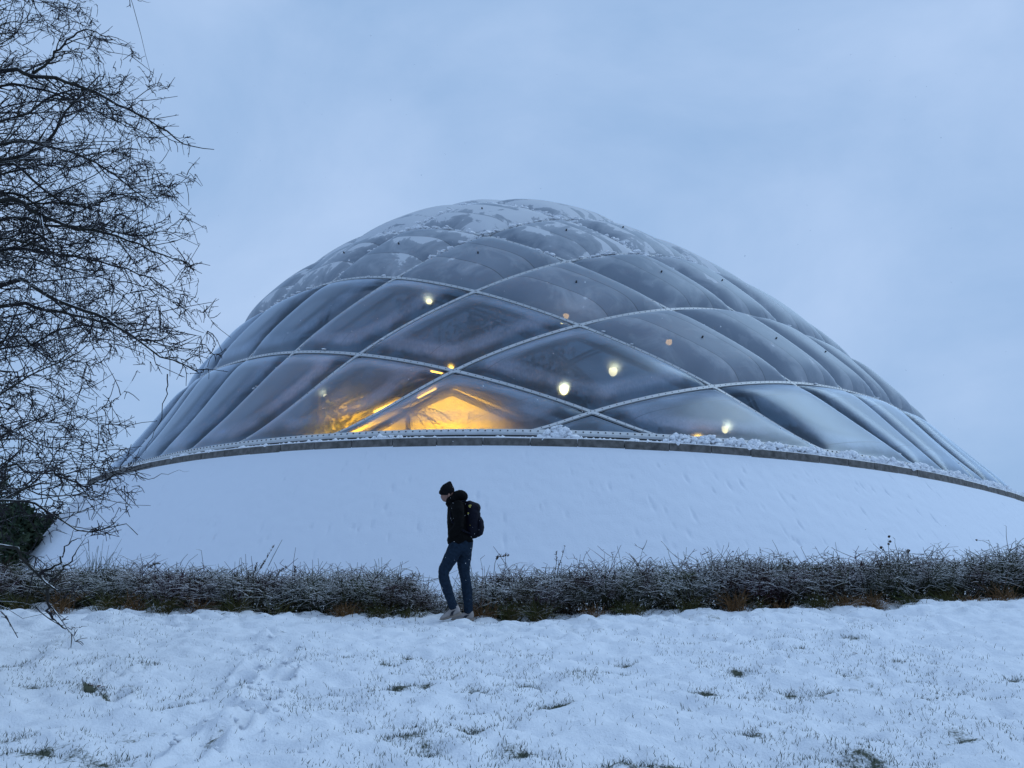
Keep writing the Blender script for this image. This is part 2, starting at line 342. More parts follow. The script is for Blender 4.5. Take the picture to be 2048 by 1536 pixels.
# ------------------------------------------- greenhouse materials
def film_material(name, clear):
    m, nt, o = mat(name); L = nt.links
    t = N(nt, 'ShaderNodeTexCoord'); uv = N(nt, 'ShaderNodeUVMap', uv_map='st')
    sepuv = N(nt, 'ShaderNodeSeparateXYZ'); L.new(uv.outputs[0], sepuv.inputs[0])
    edge = N(nt, 'ShaderNodeAttribute', attribute_name='edge')
    gl = N(nt, 'ShaderNodeBsdfGlossy'); gl.inputs['Roughness'].default_value = .3 if clear else .5
    gl.inputs['Color'].default_value = (.80, .90, 1, 1) if clear else (.85, .93, 1, 1)
    fr = N(nt, 'ShaderNodeFresnel'); fr.inputs['IOR'].default_value = 1.42
    wv = N(nt, 'ShaderNodeTexNoise'); wv.inputs['Scale'].default_value = 1.0; wv.inputs['Detail'].default_value = 5
    mp = N(nt, 'ShaderNodeMapping'); mp.inputs['Scale'].default_value = (20, 20, 2.2) if clear else (2, 2, 2)
    L.new(t.outputs['Object'], mp.inputs[0]); L.new(mp.outputs[0], wv.inputs['Vector'])
    bp = N(nt, 'ShaderNodeBump'); bp.inputs['Strength'].default_value = .35; bp.inputs['Distance'].default_value = .02
    L.new(wv.outputs['Fac'], bp.inputs['Height'])
     
    big = N(nt, 'ShaderNodeTexNoise'); big.inputs['Scale'].default_value = .45; big.inputs['Detail'].default_value = 5; big.inputs['Roughness'].default_value = .6
    L.new(t.outputs['Object'], big.inputs['Vector'])
    if clear:
        tr = N(nt, 'ShaderNodeBsdfTransparent'); tr.inputs['Color'].default_value = (.42, .66, .95, 1)
        rf = N(nt, 'ShaderNodeBsdfRefraction'); rf.inputs['IOR'].default_value = 1.08; rf.inputs['Roughness'].default_value = .85
        rf.inputs['Color'].default_value = (.44, .68, .97, 1); L.new(bp.outputs[0], rf.inputs['Normal'])
        m1 = N(nt, 'ShaderNodeMixShader'); m1.inputs[0].default_value = .42; L.new(tr.outputs[0], m1.inputs[1]); L.new(rf.outputs[0], m1.inputs[2])
        df = N(nt, 'ShaderNodeBsdfDiffuse'); df.inputs['Color'].default_value = (.36, .45, .58, 1)
        tl = N(nt, 'ShaderNodeBsdfTranslucent'); tl.inputs['Color'].default_value = (.6, .66, .72, 1)
        m2 = N(nt, 'ShaderNodeMixShader'); m2.inputs[0].default_value = .26; L.new(df.outputs[0], m2.inputs[1]); L.new(tl.outputs[0], m2.inputs[2])
        # haze: bright refraction band painted inside the clamped edge, faint dirt elsewhere
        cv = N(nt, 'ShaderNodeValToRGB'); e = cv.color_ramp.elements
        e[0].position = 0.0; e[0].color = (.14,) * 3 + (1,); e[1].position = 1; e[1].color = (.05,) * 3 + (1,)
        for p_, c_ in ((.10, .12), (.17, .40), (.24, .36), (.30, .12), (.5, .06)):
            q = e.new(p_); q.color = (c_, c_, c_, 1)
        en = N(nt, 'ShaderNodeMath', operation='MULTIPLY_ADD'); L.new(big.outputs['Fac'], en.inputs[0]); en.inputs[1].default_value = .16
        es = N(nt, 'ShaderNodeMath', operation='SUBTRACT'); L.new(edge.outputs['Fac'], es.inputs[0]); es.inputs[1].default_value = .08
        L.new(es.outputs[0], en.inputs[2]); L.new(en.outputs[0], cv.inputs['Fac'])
        band_dirt = N(nt, 'ShaderNodeMath', operation='MULTIPLY'); L.new(cv.outputs[0], band_dirt.inputs[0])
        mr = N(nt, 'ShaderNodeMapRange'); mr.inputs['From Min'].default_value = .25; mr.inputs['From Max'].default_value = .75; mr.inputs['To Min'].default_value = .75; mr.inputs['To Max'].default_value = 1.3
        L.new(wv.outputs['Fac'], mr.inputs['Value']); L.new(mr.outputs[0], band_dirt.inputs[1])
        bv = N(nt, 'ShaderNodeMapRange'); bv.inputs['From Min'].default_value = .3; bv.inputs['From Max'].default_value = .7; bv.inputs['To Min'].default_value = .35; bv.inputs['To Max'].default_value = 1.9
        L.new(big.outputs['Fac'], bv.inputs['Value']); dm = N(nt, 'ShaderNodeMath', operation='MULTIPLY'); L.new(band_dirt.outputs[0], dm.inputs[0]); L.new(bv.outputs[0], dm.inputs[1])
        fs = N(nt, 'ShaderNodeMath', operation='MULTIPLY_ADD'); L.new(sepuv.outputs[1], fs.inputs[0]); fs.inputs[1].default_value = 2.0; fs.inputs[2].default_value = .35
        ff = N(nt, 'ShaderNodeMath', operation='FRACT'); L.new(fs.outputs[0], ff.inputs[0])
        fa = N(nt, 'ShaderNodeMath', operation='SUBTRACT'); L.new(ff.outputs[0], fa.inputs[0]); fa.inputs[1].default_value = .5
        fb = N(nt, 'ShaderNodeMath', operation='ABSOLUTE'); L.new(fa.outputs[0], fb.inputs[0])
        sm = N(nt, 'ShaderNodeMapRange'); sm.inputs['From Min'].default_value = .492; sm.inputs['From Max'].default_value = .497; sm.inputs['To Max'].default_value = .5; L.new(fb.outputs[0], sm.inputs['Value'])
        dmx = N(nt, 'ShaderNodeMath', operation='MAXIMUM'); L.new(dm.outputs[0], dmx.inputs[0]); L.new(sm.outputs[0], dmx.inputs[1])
        dc = N(nt, 'ShaderNodeMixRGB'); L.new(sm.outputs[0], dc.inputs[0]); dc.inputs[1].default_value = (.36, .45, .58, 1); dc.inputs[2].default_value = (.05, .05, .06, 1); L.new(dc.outputs[0], df.inputs['Color'])
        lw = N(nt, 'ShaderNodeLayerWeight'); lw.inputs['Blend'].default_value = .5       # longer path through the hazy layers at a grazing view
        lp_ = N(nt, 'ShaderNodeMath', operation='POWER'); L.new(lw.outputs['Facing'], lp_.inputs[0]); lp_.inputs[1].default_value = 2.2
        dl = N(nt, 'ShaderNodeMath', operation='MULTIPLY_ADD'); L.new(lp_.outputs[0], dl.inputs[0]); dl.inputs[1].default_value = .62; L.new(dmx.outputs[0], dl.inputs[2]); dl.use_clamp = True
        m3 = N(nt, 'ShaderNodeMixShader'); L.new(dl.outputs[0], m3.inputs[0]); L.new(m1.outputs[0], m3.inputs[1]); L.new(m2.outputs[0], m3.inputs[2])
        frm = N(nt, 'ShaderNodeMath', operation='MULTIPLY'); L.new(fr.outputs[0], frm.inputs[0]); frm.inputs[1].default_value = .9; frm.use_clamp = True
        m4 = N(nt, 'ShaderNodeMixShader'); L.new(frm.outputs[0], m4.inputs[0]); L.new(m3.outputs[0], m4.inputs[1]); L.new(gl.outputs[0], m4.inputs[2])
        base = m4
    else:
        df = N(nt, 'ShaderNodeBsdfDiffuse'); tl = N(nt, 'ShaderNodeBsdfTranslucent'); tl.inputs['Color'].default_value = (.34, .36, .37, 1)
        tr = N(nt, 'ShaderNodeBsdfTransparent'); tr.inputs['Color'].default_value = (.6, .62, .62, 1)
        cc = N(nt, 'ShaderNodeValToRGB'); cc.color_ramp.elements[0].position = .3; cc.color_ramp.elements[0].color = (.24, .285, .35, 1)
        cc.color_ramp.elements[1].position = .75; cc.color_ramp.elements[1].color = (.33, .375, .44, 1)
        L.new(big.outputs['Fac'], cc.inputs['Fac'])
        # welded seams between the film strips: fine dark lines at fixed s
        fs = N(nt, 'ShaderNodeMath', operation='MULTIPLY'); L.new(sepuv.outputs[0], fs.inputs[0]); fs.inputs[1].default_value = 3.0
        ff = N(nt, 'ShaderNodeMath', operation='FRACT'); L.new(fs.outputs[0], ff.inputs[0])
        fa = N(nt, 'ShaderNodeMath', operation='SUBTRACT'); L.new(ff.outputs[0], fa.inputs[0]); fa.inputs[1].default_value = .5
        fb = N(nt, 'ShaderNodeMath', operation='ABSOLUTE'); L.new(fa.outputs[0], fb.inputs[0])
        sm = N(nt, 'ShaderNodeMapRange'); sm.inputs['From Min'].default_value = .484; sm.inputs['From Max'].default_value = .494; L.new(fb.outputs[0], sm.inputs['Value'])
        mc = N(nt, 'ShaderNodeMixRGB'); L.new(sm.outputs[0], mc.inputs[0]); L.new(cc.outputs[0], mc.inputs[1]); mc.inputs[2].default_value = (.10, .11, .12, 1)
        # frost lying up-slope of each seam and along the lower clamps, more of it towards the crown
        sn = N(nt, 'ShaderNodeAttribute', attribute_name='snow')
        wn_ = N(nt, 'ShaderNodeTexNoise'); wn_.inputs['Scale'].default_value = .72; wn_.inputs['Detail'].default_value = 9; wn_.inputs['Roughness'].default_value = .62
        wn_.inputs['Distortion'].default_value = .8
        L.new(t.outputs['Object'], wn_.inputs['Vector'])
        sa = N(nt, 'ShaderNodeMath', operation='ADD'); L.new(wn_.outputs['Fac'], sa.inputs[0]); L.new(sn.outputs['Fac'], sa.inputs[1])
        sb = N(nt, 'ShaderNodeMapRange'); sb.inputs['From Min'].default_value = .0; sb.inputs['From Max'].default_value = 1.0
        # strip-wise gradient: snow stops against the seam
        pr = N(nt, 'ShaderNodeMath', operation='MULTIPLY_ADD'); L.new(ff.outputs[0], pr.inputs[0]); pr.inputs[1].default_value = .17; L.new(sa.outputs[0], pr.inputs[2])
        hard = N(nt, 'ShaderNodeMapRange'); hard.inputs['From Min'].default_value = .83; hard.inputs['From Max'].default_value = .865; L.new(pr.outputs[0], hard.inputs['Value'])
        soft = N(nt, 'ShaderNodeMapRange'); soft.inputs['From Min'].default_value = .62; soft.inputs['From Max'].default_value = .95; soft.inputs['To Max'].default_value = .55; L.new(pr.outputs[0], soft.inputs['Value'])
        smx = N(nt, 'ShaderNodeMath', operation='MAXIMUM'); L.new(hard.outputs[0], smx.inputs[0]); L.new(soft.outputs[0], smx.inputs[1])
        mc2 = N(nt, 'ShaderNodeMixRGB'); L.new(smx.outputs[0], mc2.inputs[0]); L.new(mc.outputs[0], mc2.inputs[1]); mc2.inputs[2].default_value = (.80, .83, .88, 1)
        L.new(mc2.outputs[0], df.inputs['Color'])
        bp2 = N(nt, 'ShaderNodeBump'); bp2.inputs['Strength'].default_value = .35; bp2.inputs['Distance'].default_value = .05; L.new(smx.outputs[0], bp2.inputs['Height'])
        L.new(bp2.outputs[0], df.inputs['Normal'])
        m1 = N(nt, 'ShaderNodeMixShader'); m1.inputs[0].default_value = .22; L.new(df.outputs[0], m1.inputs[1]); L.new(tl.outputs[0], m1.inputs[2])
        m2 = N(nt, 'ShaderNodeMixShader'); m2.inputs[0].default_value = .07; L.new(m1.outputs[0], m2.inputs[1]); L.new(tr.outputs[0], m2.inputs[2])
        nosn = N(nt, 'ShaderNodeMath', operation='SUBTRACT'); nosn.inputs[0].default_value = 1; L.new(smx.outputs[0], nosn.inputs[1])
        frm = N(nt, 'ShaderNodeMath', operation='MULTIPLY'); nos2 = N(nt, 'ShaderNodeMath', operation='MULTIPLY'); L.new(nosn.outputs[0], nos2.inputs[0]); nos2.inputs[1].default_value = .45; L.new(fr.outputs[0], frm.inputs[0]); L.new(nos2.outputs[0], frm.inputs[1])
        m4 = N(nt, 'ShaderNodeMixShader'); L.new(frm.outputs[0], m4.inputs[0]); L.new(m2.outputs[0], m4.inputs[1]); L.new(gl.outputs[0], m4.inputs[2])
        base = m4
    L.new(base.outputs[0], o.inputs['Surface'])
    return m
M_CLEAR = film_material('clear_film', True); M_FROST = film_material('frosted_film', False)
M_ALU = simple('aluminium', (.50, .52, .54), .45, .08, 3, .1, .0)
M_GASKET = simple('black_gasket', (.015, .016, .018), .6, .2)
M_BOLT = simple('bolt_steel', (.02, .02, .025), .5, .2)
M_STEEL = simple('dark_steel', (.035, .037, .04), .55, .2)
M_CONC = simple('concrete', (.115, .11, .105), .9, .45, 6, .6, bscale=60)

gh = empty('domed_greenhouse', (D['X'], D['Y'], D['zr']))
tag(gh, 'large domed greenhouse of inflated film cushions on the snowy mound', 'greenhouse')
ghM = Matrix.Translation((D['X'], D['Y'], D['zr'])).inverted()
def ghlink(name, me, m, parent=None, kind=None):
    o = link(name, me, m, parent or gh, kind); o.matrix_parent_inverse = ghM if parent is None else Matrix.Identity(4)
    return o

# ------------------------------------------- cushions
BULGE = .74
RIM_N = 720
def rim_ring(off, z, n_=RIM_N):
    th = np.linspace(0, 2 * math.pi, 4 * n_, endpoint=False); n = D['n']; ct, st = np.cos(th), np.sin(th)
    r = (np.abs(ct / D['a']) ** n + np.abs(st / D['b']) ** n) ** (-1 / n); X = np.stack([r * ct, r * st], 1)
    L_ = np.linalg.norm(np.roll(X, -1, 0) - X, axis=1); cum = np.concatenate([[0], np.cumsum(L_)])
    tt = np.linspace(0, cum[-1], n_, endpoint=False); Xc = np.vstack([X, X[:1]])
    X = np.stack([np.interp(tt, cum, Xc[:, 0]), np.interp(tt, cum, Xc[:, 1])], 1)
    T = np.roll(X, -1, 0) - np.roll(X, 1, 0); T /= np.linalg.norm(T, axis=1)[:, None]; Nn = np.stack([T[:, 1], -T[:, 0]], 1)
    X = X + Nn * off
    W = np.stack([D['X'] + cps * X[:, 0] - sps * X[:, 1], D['Y'] + sps * X[:, 0] + cps * X[:, 1], np.full(n_, z)], 1)
    return W
RIMP = rim_ring(0, D['zr'])
def edge_dist_fn(i, j):
    """metric polylines of a cell's four sides"""
    k = np.linspace(0, 1, 17); one = np.ones_like(k); sides = []
    for (s, t) in ((j + k, i * one), (j + k, (i + 1) * one), (j * one, i + k), ((j + 1) * one, i + k)):
        u, v = chart(s, t); P, f = surf(u, v); sides.append(P)
    return sides
def dist_poly(P, line):
    A = line[:-1]; B = line[1:]; d = B - A; best = np.full(len(P), 1e9)
    for a, dd in zip(A, d):
        tt = np.clip(((P - a) @ dd) / (dd @ dd + 1e-12), 0, 1); best = np.minimum(best, np.linalg.norm(P - a - tt[:, None] * dd, axis=1))
    return best
n_cush = 0
CUSH = {}; AMP = {}
for i in range(-1, NA):
    for j in range(-1, NB):
        n = 23
        k = np.linspace(0, 1, n); S, T = np.meshgrid(j + k, i + k, indexing='ij')
        # keep inside side limits so floor() picks this cell
        Sc = np.clip(S, j + 1e-6, j + 1 - 1e-6); Tc = np.clip(T, i + 1e-6, i + 1 - 1e-6)
        u, v = chart(Sc, Tc); P, f = surf(u, v)
        ins = (f > 0)
        if ins.sum() < 6: continue
        polys = []; vid = {}; vs = []
        def vadd(s, t):
            key = (round(s, 7), round(t, 7))
            if key not in vid: vid[key] = len(vs); vs.append((s, t))
            return vid[key]
        cuts = {}
        if not ins.all():      # every grid edge that crosses the rim, bisected together
            A_, B_ = [], []
            for da, db in ((1, 0), (0, 1)):
                i0, j0 = np.where(ins[:n - da, :n - db] != ins[da:, db:])
                for q, w in zip(i0, j0):
                    x_, y_ = (q, w), (q + da, w + db)
                    if not ins[x_]: x_, y_ = y_, x_
                    A_.append(x_); B_.append(y_)
            ai = tuple(np.array(A_).T); bi = tuple(np.array(B_).T)
            s0, t0, s1, t1 = Sc[ai].copy(), Tc[ai].copy(), Sc[bi].copy(), Tc[bi].copy()
            for _ in range(16):
                sm, tm = .5 * (s0 + s1), .5 * (t0 + t1); uu, vv = chart(sm, tm); _, ff_ = surf(uu, vv); g_ = ff_ > 0
                s0 = np.where(g_, sm, s0); t0 = np.where(g_, tm, t0); s1 = np.where(g_, s1, sm); t1 = np.where(g_, t1, tm)
            for q in range(len(A_)): cuts[(A_[q], B_[q])] = (float(s0[q]), float(t0[q]))
        for a in range(n - 1):
            for b in range(n - 1):
                c4 = [(a, b), (a + 1, b), (a + 1, b + 1), (a, b + 1)]; I = [ins[q] for q in c4]
                if all(I): polys.append([vadd(Sc[q], Tc[q]) for q in c4]); continue
                if not any(I): continue
                pl = []
                for q in range(4):
                    A_, B_ = c4[q], c4[(q + 1) % 4]
                    if ins[A_]: pl.append(vadd(Sc[A_], Tc[A_]))
                    if ins[A_] != ins[B_]:
                        X_, Y_ = (A_, B_) if ins[A_] else (B_, A_)
                        pl.append(vadd(*cuts[(X_, Y_)]))
                if len(set(pl)) >= 3: polys.append(list(dict.fromkeys(pl)))
        st_ = np.array(vs); u, v = chart(st_[:, 0], st_[:, 1]); P, f = surf(u, v); Nn = surf_n(u, v)
        if Nn[:, 2].mean() < 0: Nn = -Nn
        dists = [dist_poly(P, l) for l in edge_dist_fn(i, j)]
        if f.min() < .12:
            dists.append(np.maximum((P[:, 2] - D['zr']) * 1.35, 0))
        dd = np.maximum(np.array(dists), 1e-4); hm = (1 / (1 / dd ** 2.2).sum(0)) ** (1 / 2.2)
        inr = hm.max()
        amp = BULGE * min(1.0, inr / 1.7)
        q = np.clip(hm / max(inr, .3), 0, 1)
        puff = .95 if (i >= 0 and j >= 1) else .74
        h = puff / .74 * amp * (1 - (1 - q) ** 2.2) * (1 - .42 * smooth(.25, .85, (P[:, 2].mean() - D['zr']) / D['H'])); AMP[(i, j)] = float(h.max())
        Pd = P + Nn * h[:, None]
        front = (loc2w(0., 0., D['zr'])[1] > P[:, 1].mean() - 4)
        clear = (i <= -1) or (j <= 0)
        if P[:, 1].mean() > 44.5: clear = False
        tri = [p_ for p_ in polys if len(p_) == 3]; quad = [p_ for p_ in polys if len(p_) == 4]; pent = [p_ for p_ in polys if len(p_) == 5]
        me = mesh_np('cushion', Pd, [np.array(z) for z in (tri, quad, pent) if z])
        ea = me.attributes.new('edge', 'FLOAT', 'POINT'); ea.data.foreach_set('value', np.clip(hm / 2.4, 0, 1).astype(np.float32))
        # snow amount: crown and the lower (downhill) part of each cushion
        zz = (P[:, 2] - D['zr']) / D['H']; lowpart = 1 - (P[:, 2] - P[:, 2].min()) / (np.ptp(P[:, 2]) + 1e-6)
        sa = .045 + .31 * smooth(.40, .95, zz) + .05 * lowpart - .03 + .06 * (Nn[:, 2] - .7) + (.05 * np.exp(-hm / .15) if zz.mean() > .3 else 0)
        if j < 3 and zz.mean() > .55: sa = sa + .06
        sa_ = me.attributes.new('snow', 'FLOAT', 'POINT'); sa_.data.foreach_set('value', sa.astype(np.float32))
        uvl = me.uv_layers.new(name='st'); li = np.zeros(len(me.loops), dtype=np.int32); me.loops.foreach_get('vertex_index', li)
        uvs = np.stack([st_[li, 0] - j, st_[li, 1] - i], 1); uvl.data.foreach_set('uv', uvs.astype(np.float32).ravel())
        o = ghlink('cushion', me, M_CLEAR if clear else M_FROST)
        CUSH[(i, j)] = clear; n_cush += 1

# ------------------------------------------- ribs: aluminium clamp strips with gasket and bolts
def ribbon(P, Nn, w, h0, h1):
    """box strip along P, width w, from h0 to h1 above the surface"""
    T = np.gradient(P, axis=0); T /= np.linalg.norm(T, axis=1)[:, None]; S_ = np.cross(T, Nn); S_ /= np.linalg.norm(S_, axis=1)[:, None]
    a = P - S_ * w / 2; b = P + S_ * w / 2
    ring_ = np.stack([a + Nn * h0, a + Nn * h1, b + Nn * h1, b + Nn * h0], 1); m = len(P)
    V = ring_.reshape(-1, 3); i, j = np.meshgrid(np.arange(m - 1), np.arange(4), indexing='ij'); j2 = (j + 1) % 4
    F_ = np.stack([i * 4 + j, i * 4 + j2, (i + 1) * 4 + j2, (i + 1) * 4 + j], -1).reshape(-1, 4)
    caps = np.array([[0, 1, 2, 3], [(m - 1) * 4 + 3, (m - 1) * 4 + 2, (m - 1) * 4 + 1, (m - 1) * 4]])
    return V, np.vstack([F_, caps])
def little_boxes(C, T, Nn, l, w, h):
    S_ = np.cross(T, Nn); V = []; 
    for sx in (-1, 1):
        for sy in (-1, 1):
            for sz in (0, 1): V.append(C + T * sx * l + S_ * sy * w + Nn * sz * h)
    V = np.stack(V, 1); m = len(C)
    f = np.array([[0, 1, 3, 2], [4, 6, 7, 5], [0, 4, 5, 1], [2, 3, 7, 6], [1, 5, 7, 3]])
    return V.reshape(-1, 3), (f[None] + np.arange(m)[:, None, None] * 8).reshape(-1, 4)
def rib(fam, idx):
    q = np.arange(-1, (NB if fam == 'A' else NA) + .001, .02); c = np.full_like(q, float(idx))
    s, t = (q, c) if fam == 'A' else (c, q)
    u, v = chart(s, t); P, f = surf(u, v); ok = f > 0
    if ok.sum() < 4: return None
    a, b = np.where(ok)[0][[0, -1]]
    P = P[a:b + 1]; u = u[a:b + 1]; v = v[a:b + 1]; Nn = surf_n(u, v)
    if Nn[:, 2].mean() < 0: Nn = -Nn
    V, F_ = ribbon(P, Nn, .12, .05, .10)
    r = ghlink('rib', mesh_np('rib', V, F_, False), M_ALU)
    V, F_ = ribbon(P, Nn, .185, -.02, .05)
    g_ = link('gasket', mesh_np('gasket', V, F_, False), M_GASKET, r)
    L_ = np.concatenate([[0], np.cumsum(np.linalg.norm(np.diff(P, axis=0), axis=1))])
    tt = np.arange(.15, L_[-1], .27); C = np.stack([np.interp(tt, L_, P[:, k]) for k in range(3)], 1); Nc = np.stack([np.interp(tt, L_, Nn[:, k]) for k in range(3)], 1)
    Tc = np.gradient(C, axis=0); Tc /= np.linalg.norm(Tc, axis=1)[:, None]
    V, F_ = little_boxes(C + Nc * .10, Tc, Nc, .012, .012, .010)
    link('bolt', mesh_np('bolt', V, F_, False), M_BOLT, r, 'stuff')
    # inner steel arch under the clamp (tube)
    P2 = (P - Nn * .45)[::3]
    tb = Tubes(); tb.add(P2, .085, 6); tb.build('arch_tube', M_STEEL, r)
    return P, Nn
RIBS = []
for i in range(NA):
    r_ = rib('A', i)
    if r_: RIBS.append(r_)
for j in range(NB):
    r_ = rib('B', j)
    if r_: RIBS.append(r_)
# crossing plates
ii, jj = np.meshgrid(np.arange(NA), np.arange(NB), indexing='ij'); u, v = chart(jj.ravel(), ii.ravel()); P, f = surf(u, v); Nn = surf_n(u, v)
if Nn[:, 2].mean() < 0: Nn = -Nn
plate = bmesh.new(); bmesh.ops.create_cone(plate, cap_ends=True, segments=8, radius1=.11, radius2=.10, depth=.03); pm = bpy.data.meshes.new('crossing_plate'); plate.to_mesh(pm); plate.free(); pm.materials.append(M_ALU)
pinb = bmesh.new(); bmesh.ops.create_cone(pinb, cap_ends=True, segments=6, radius1=.035, radius2=.03, depth=.09); pinm = bpy.data.meshes.new('fixing_pin'); pinb.to_mesh(pinm); pinb.free(); pinm.materials.append(M_STEEL)
for a in range(len(P)):
    if f[a] > .01:
        o = ghlink('crossing_plate', pm, None); R3 = Vector(Nn[a]).to_track_quat('Z', 'Y').to_matrix().to_4x4()
        o.matrix_parent_inverse = Matrix.Identity(4); o.matrix_local = ghM @ Matrix.Translation(P[a] + Nn[a] * .085) @ R3
for (a, b) in [(0.5, 1.5), (1.5, 1.5), (.5, 2.5), (1.5, 2.5), (2.5, 1.5), (2.5, 2.5), (3.5, 1.5), (3.5, 2.5), (.5, 3.5), (1.5, 3.5), (4.3, 1.5), (2.6, 3.4)]:
    u, v = chart(np.array([b]), np.array([a])); P1, f1 = surf(u, v); n1 = surf_n(u, v)
    if n1[0, 2] < 0: n1 = -n1
    if f1[0] > 0:
        o = ghlink('fixing_pin', pinm, None); o.matrix_parent_inverse = Matrix.Identity(4)
        o.matrix_local = ghM @ Matrix.Translation(P1[0] + n1[0] * (AMP.get((int(math.floor(a)), int(math.floor(b))), .5) + .03)) @ Vector(n1[0]).to_track_quat('Z', 'Y').to_matrix().to_4x4()

# base rail and kerb
def ring_sweep(profile, a0=0, a1=RIM_N):
    """profile: list of (offset, z) ; closed cross-section; from ring index a0 to a1"""
    rings = [rim_ring(o_, z_) for (o_, z_) in profile]; idx = np.arange(a0, a1 + 1) % RIM_N
    Q = np.stack([r[idx] for r in rings], 1); m, k_ = Q.shape[:2]
    i, j = np.meshgrid(np.arange(m - 1), np.arange(k_), indexing='ij'); j2 = (j + 1) % k_
    F_ = np.stack([i * k_ + j, (i + 1) * k_ + j, (i + 1) * k_ + j2, i * k_ + j2], -1).reshape(-1, 4)
    return Q.reshape(-1, 3), F_, k_, m
ZR = D['zr']
V, F_, _, _ = ring_sweep([(-.06, ZR - .02), (.10, ZR - .02), (.10, ZR + .05), (-.06, ZR + .17)])
br = ghlink('base_rail', mesh_np('base_rail', V, F_, False), M_ALU)
Pr = rim_ring(.05, ZR + .10); 
sel = np.arange(0, RIM_N, 1); Tn = np.roll(Pr, -1, 0) - np.roll(Pr, 1, 0); Tn /= np.linalg.norm(Tn, axis=1)[:, None]
Nr = np.cross(np.array([0, 0, 1.]), Tn); Nr = np.where(((Pr - np.array([D['X'], D['Y'], 0])) * Nr).sum(1)[:, None] > 0, Nr, -Nr)
V, F_ = little_boxes(Pr + Nr * -.01, Tn, (Nr * .6 + np.array([0, 0, .8])), .017, .017, .02)
link('bolt', mesh_np('bolt', V, F_, False), M_BOLT, br, 'stuff')
V, F_, _, _ = ring_sweep([(-.25, ZR - .3), (.14, ZR - .3), (.14, ZR - .03), (-.25, ZR - .03)])
ghlink('base_wall', mesh_np('base_wall', V, F_, False), M_GASKET)
KOFF = .42
for kb in range(0, RIM_N, 6):
    gap = .012
    dz = random.uniform(-.006, .006); do = random.uniform(-.006, .006)
    rings = [(KOFF - .12 + do, ZR - .50), (KOFF + do, ZR - .50), (KOFF + do, ZR - .165 + dz), (KOFF - .015 + do, ZR - .15 + dz), (KOFF - .12 + do, ZR - .15 + dz)]
    V, F_, k_, m = ring_sweep(rings, kb, kb + 6)
    V = V.reshape(m, k_, 3).copy(); c0 = V[0].mean(0); c1 = V[-1].mean(0); dr = (c1 - c0) / np.linalg.norm(c1 - c0)
    V[0] += dr * gap; V[-1] -= dr * gap
    caps = [np.arange(k_)[::-1], (m - 1) * k_ + np.arange(k_)]
    ghlink('kerb_block', mesh_np('kerb_block', V.reshape(-1, 3), [F_, np.array(caps)], False), M_CONC)
# mound
SL = math.tan(math.radians(57))
def mound():
    nr, na0 = 76, 4800
    full = rim_ring(0, ZR, na0); vis_ = (full[:, 1] < 37); idx_ = np.where(vis_ | (np.arange(na0) % 24 == 0))[0]; idx_ = idx_[(idx_ % 24 == 0) | ((full[idx_, 1] < 30) | (idx_ % 3 == 0))]; na = len(idx_)
    zt = ZR - .34; rings = []
    th = None
    for q in range(nr + 1):
        z = zt - (zt + .6) * q / nr
        rings.append(rim_ring(KOFF - .02 + (zt - z) / SL, z, na0)[idx_])
    R_ = np.stack(rings); 
    s = idx_[None] * (144.0 / na0); dn = np.linspace(0, 1, nr + 1)[:, None] * 6.3
    S2, D2 = np.broadcast_arrays(s, dn)
    h = .08 * fbm(S2, D2, 2.5, 101, 4) + .030 * fbm(S2 * .8, D2 * 1.6, .22, 103, 4)
    rs = np.random.RandomState(5); bare_ = np.zeros(S2.shape)
    # slide tracks and small pits left by clods rolling down
    idx = R_[0, :, 1].argmin(); s0 = idx_[idx] * 144.0 / na0
    for _ in range(260):
        a = s0 + rs.normal(0, 11); b = rs.uniform(.1, 4.6); l = rs.uniform(.03, .12) * (2 if rs.rand() < .15 else 1); w = rs.uniform(.018, .05)
        m_ = (np.abs(S2 - a) < .5) & (np.abs(D2 - b) < 1)
        qx = (S2[m_] - a - .12 * (D2[m_] - b)) / w; qy = (D2[m_] - b) / l; e = np.exp(-(qx ** 2 + qy ** 2))
        h[m_] -= rs.uniform(.015, .05) * e; bare_[m_] += .42 * e * (rs.rand() < .5)
    Nn = np.stack([R_[1, :, 0] - R_[0, :, 0], R_[1, :, 1] - R_[0, :, 1], np.zeros(na)], 1); Nn /= np.linalg.norm(Nn, axis=1)[:, None]
    Nn = Nn * math.sin(math.radians(57)) + np.array([0, 0, math.cos(math.radians(57))])
    fade = smooth(0, .35, D2)
    P = R_ + Nn[None] * (h * fade)[..., None]
    P[0, :, 2] += .0
    me_ = mesh_np('mound', np.concatenate([P, P[:, :1]], 1).reshape(-1, 3), grid_faces(nr + 1, na + 1))
    bb = np.concatenate([bare_, bare_[:, :1]], 1).ravel().astype(np.float32); me_.attributes.new('bare', 'FLOAT', 'POINT').data.foreach_set('value', bb)
    return tag(link('mound', me_, M_SNOW_MOUND), kind='structure')
mound()
# snow bank lying in the gutter between the kerb and the rail
def snow_blobs(C, R, name, parent, seed=1, sub=2):
    rs = np.random.RandomState(seed); bm = bmesh.new(); bmesh.ops.create_icosphere(bm, subdivisions=sub, radius=1)
    B = np.array([v_.co[:] for v_ in bm.verts]); Ft = np.array([[v_.index for v_ in f_.verts] for f_ in bm.faces]); bm.free()
    Vs = []; Fs = []
    for a in range(len(C)):
        ph = rs.uniform(0, 9, 3); w = 1 + .36 * np.sin(B @ rs.normal(0, 2.6, 3) + ph[0]) + .22 * np.sin(B @ rs.normal(0, 4.5, 3) + ph[1])
        Vs.append(C[a] + B * w[:, None] * R[a]); Fs.append(Ft + a * len(B))
    me_ = mesh_np(name, np.concatenate(Vs), np.concatenate(Fs))
    return ghlink(name, me_, M_SNOW_CLUMP, None, 'stuff')
rs = np.random.RandomState(11)
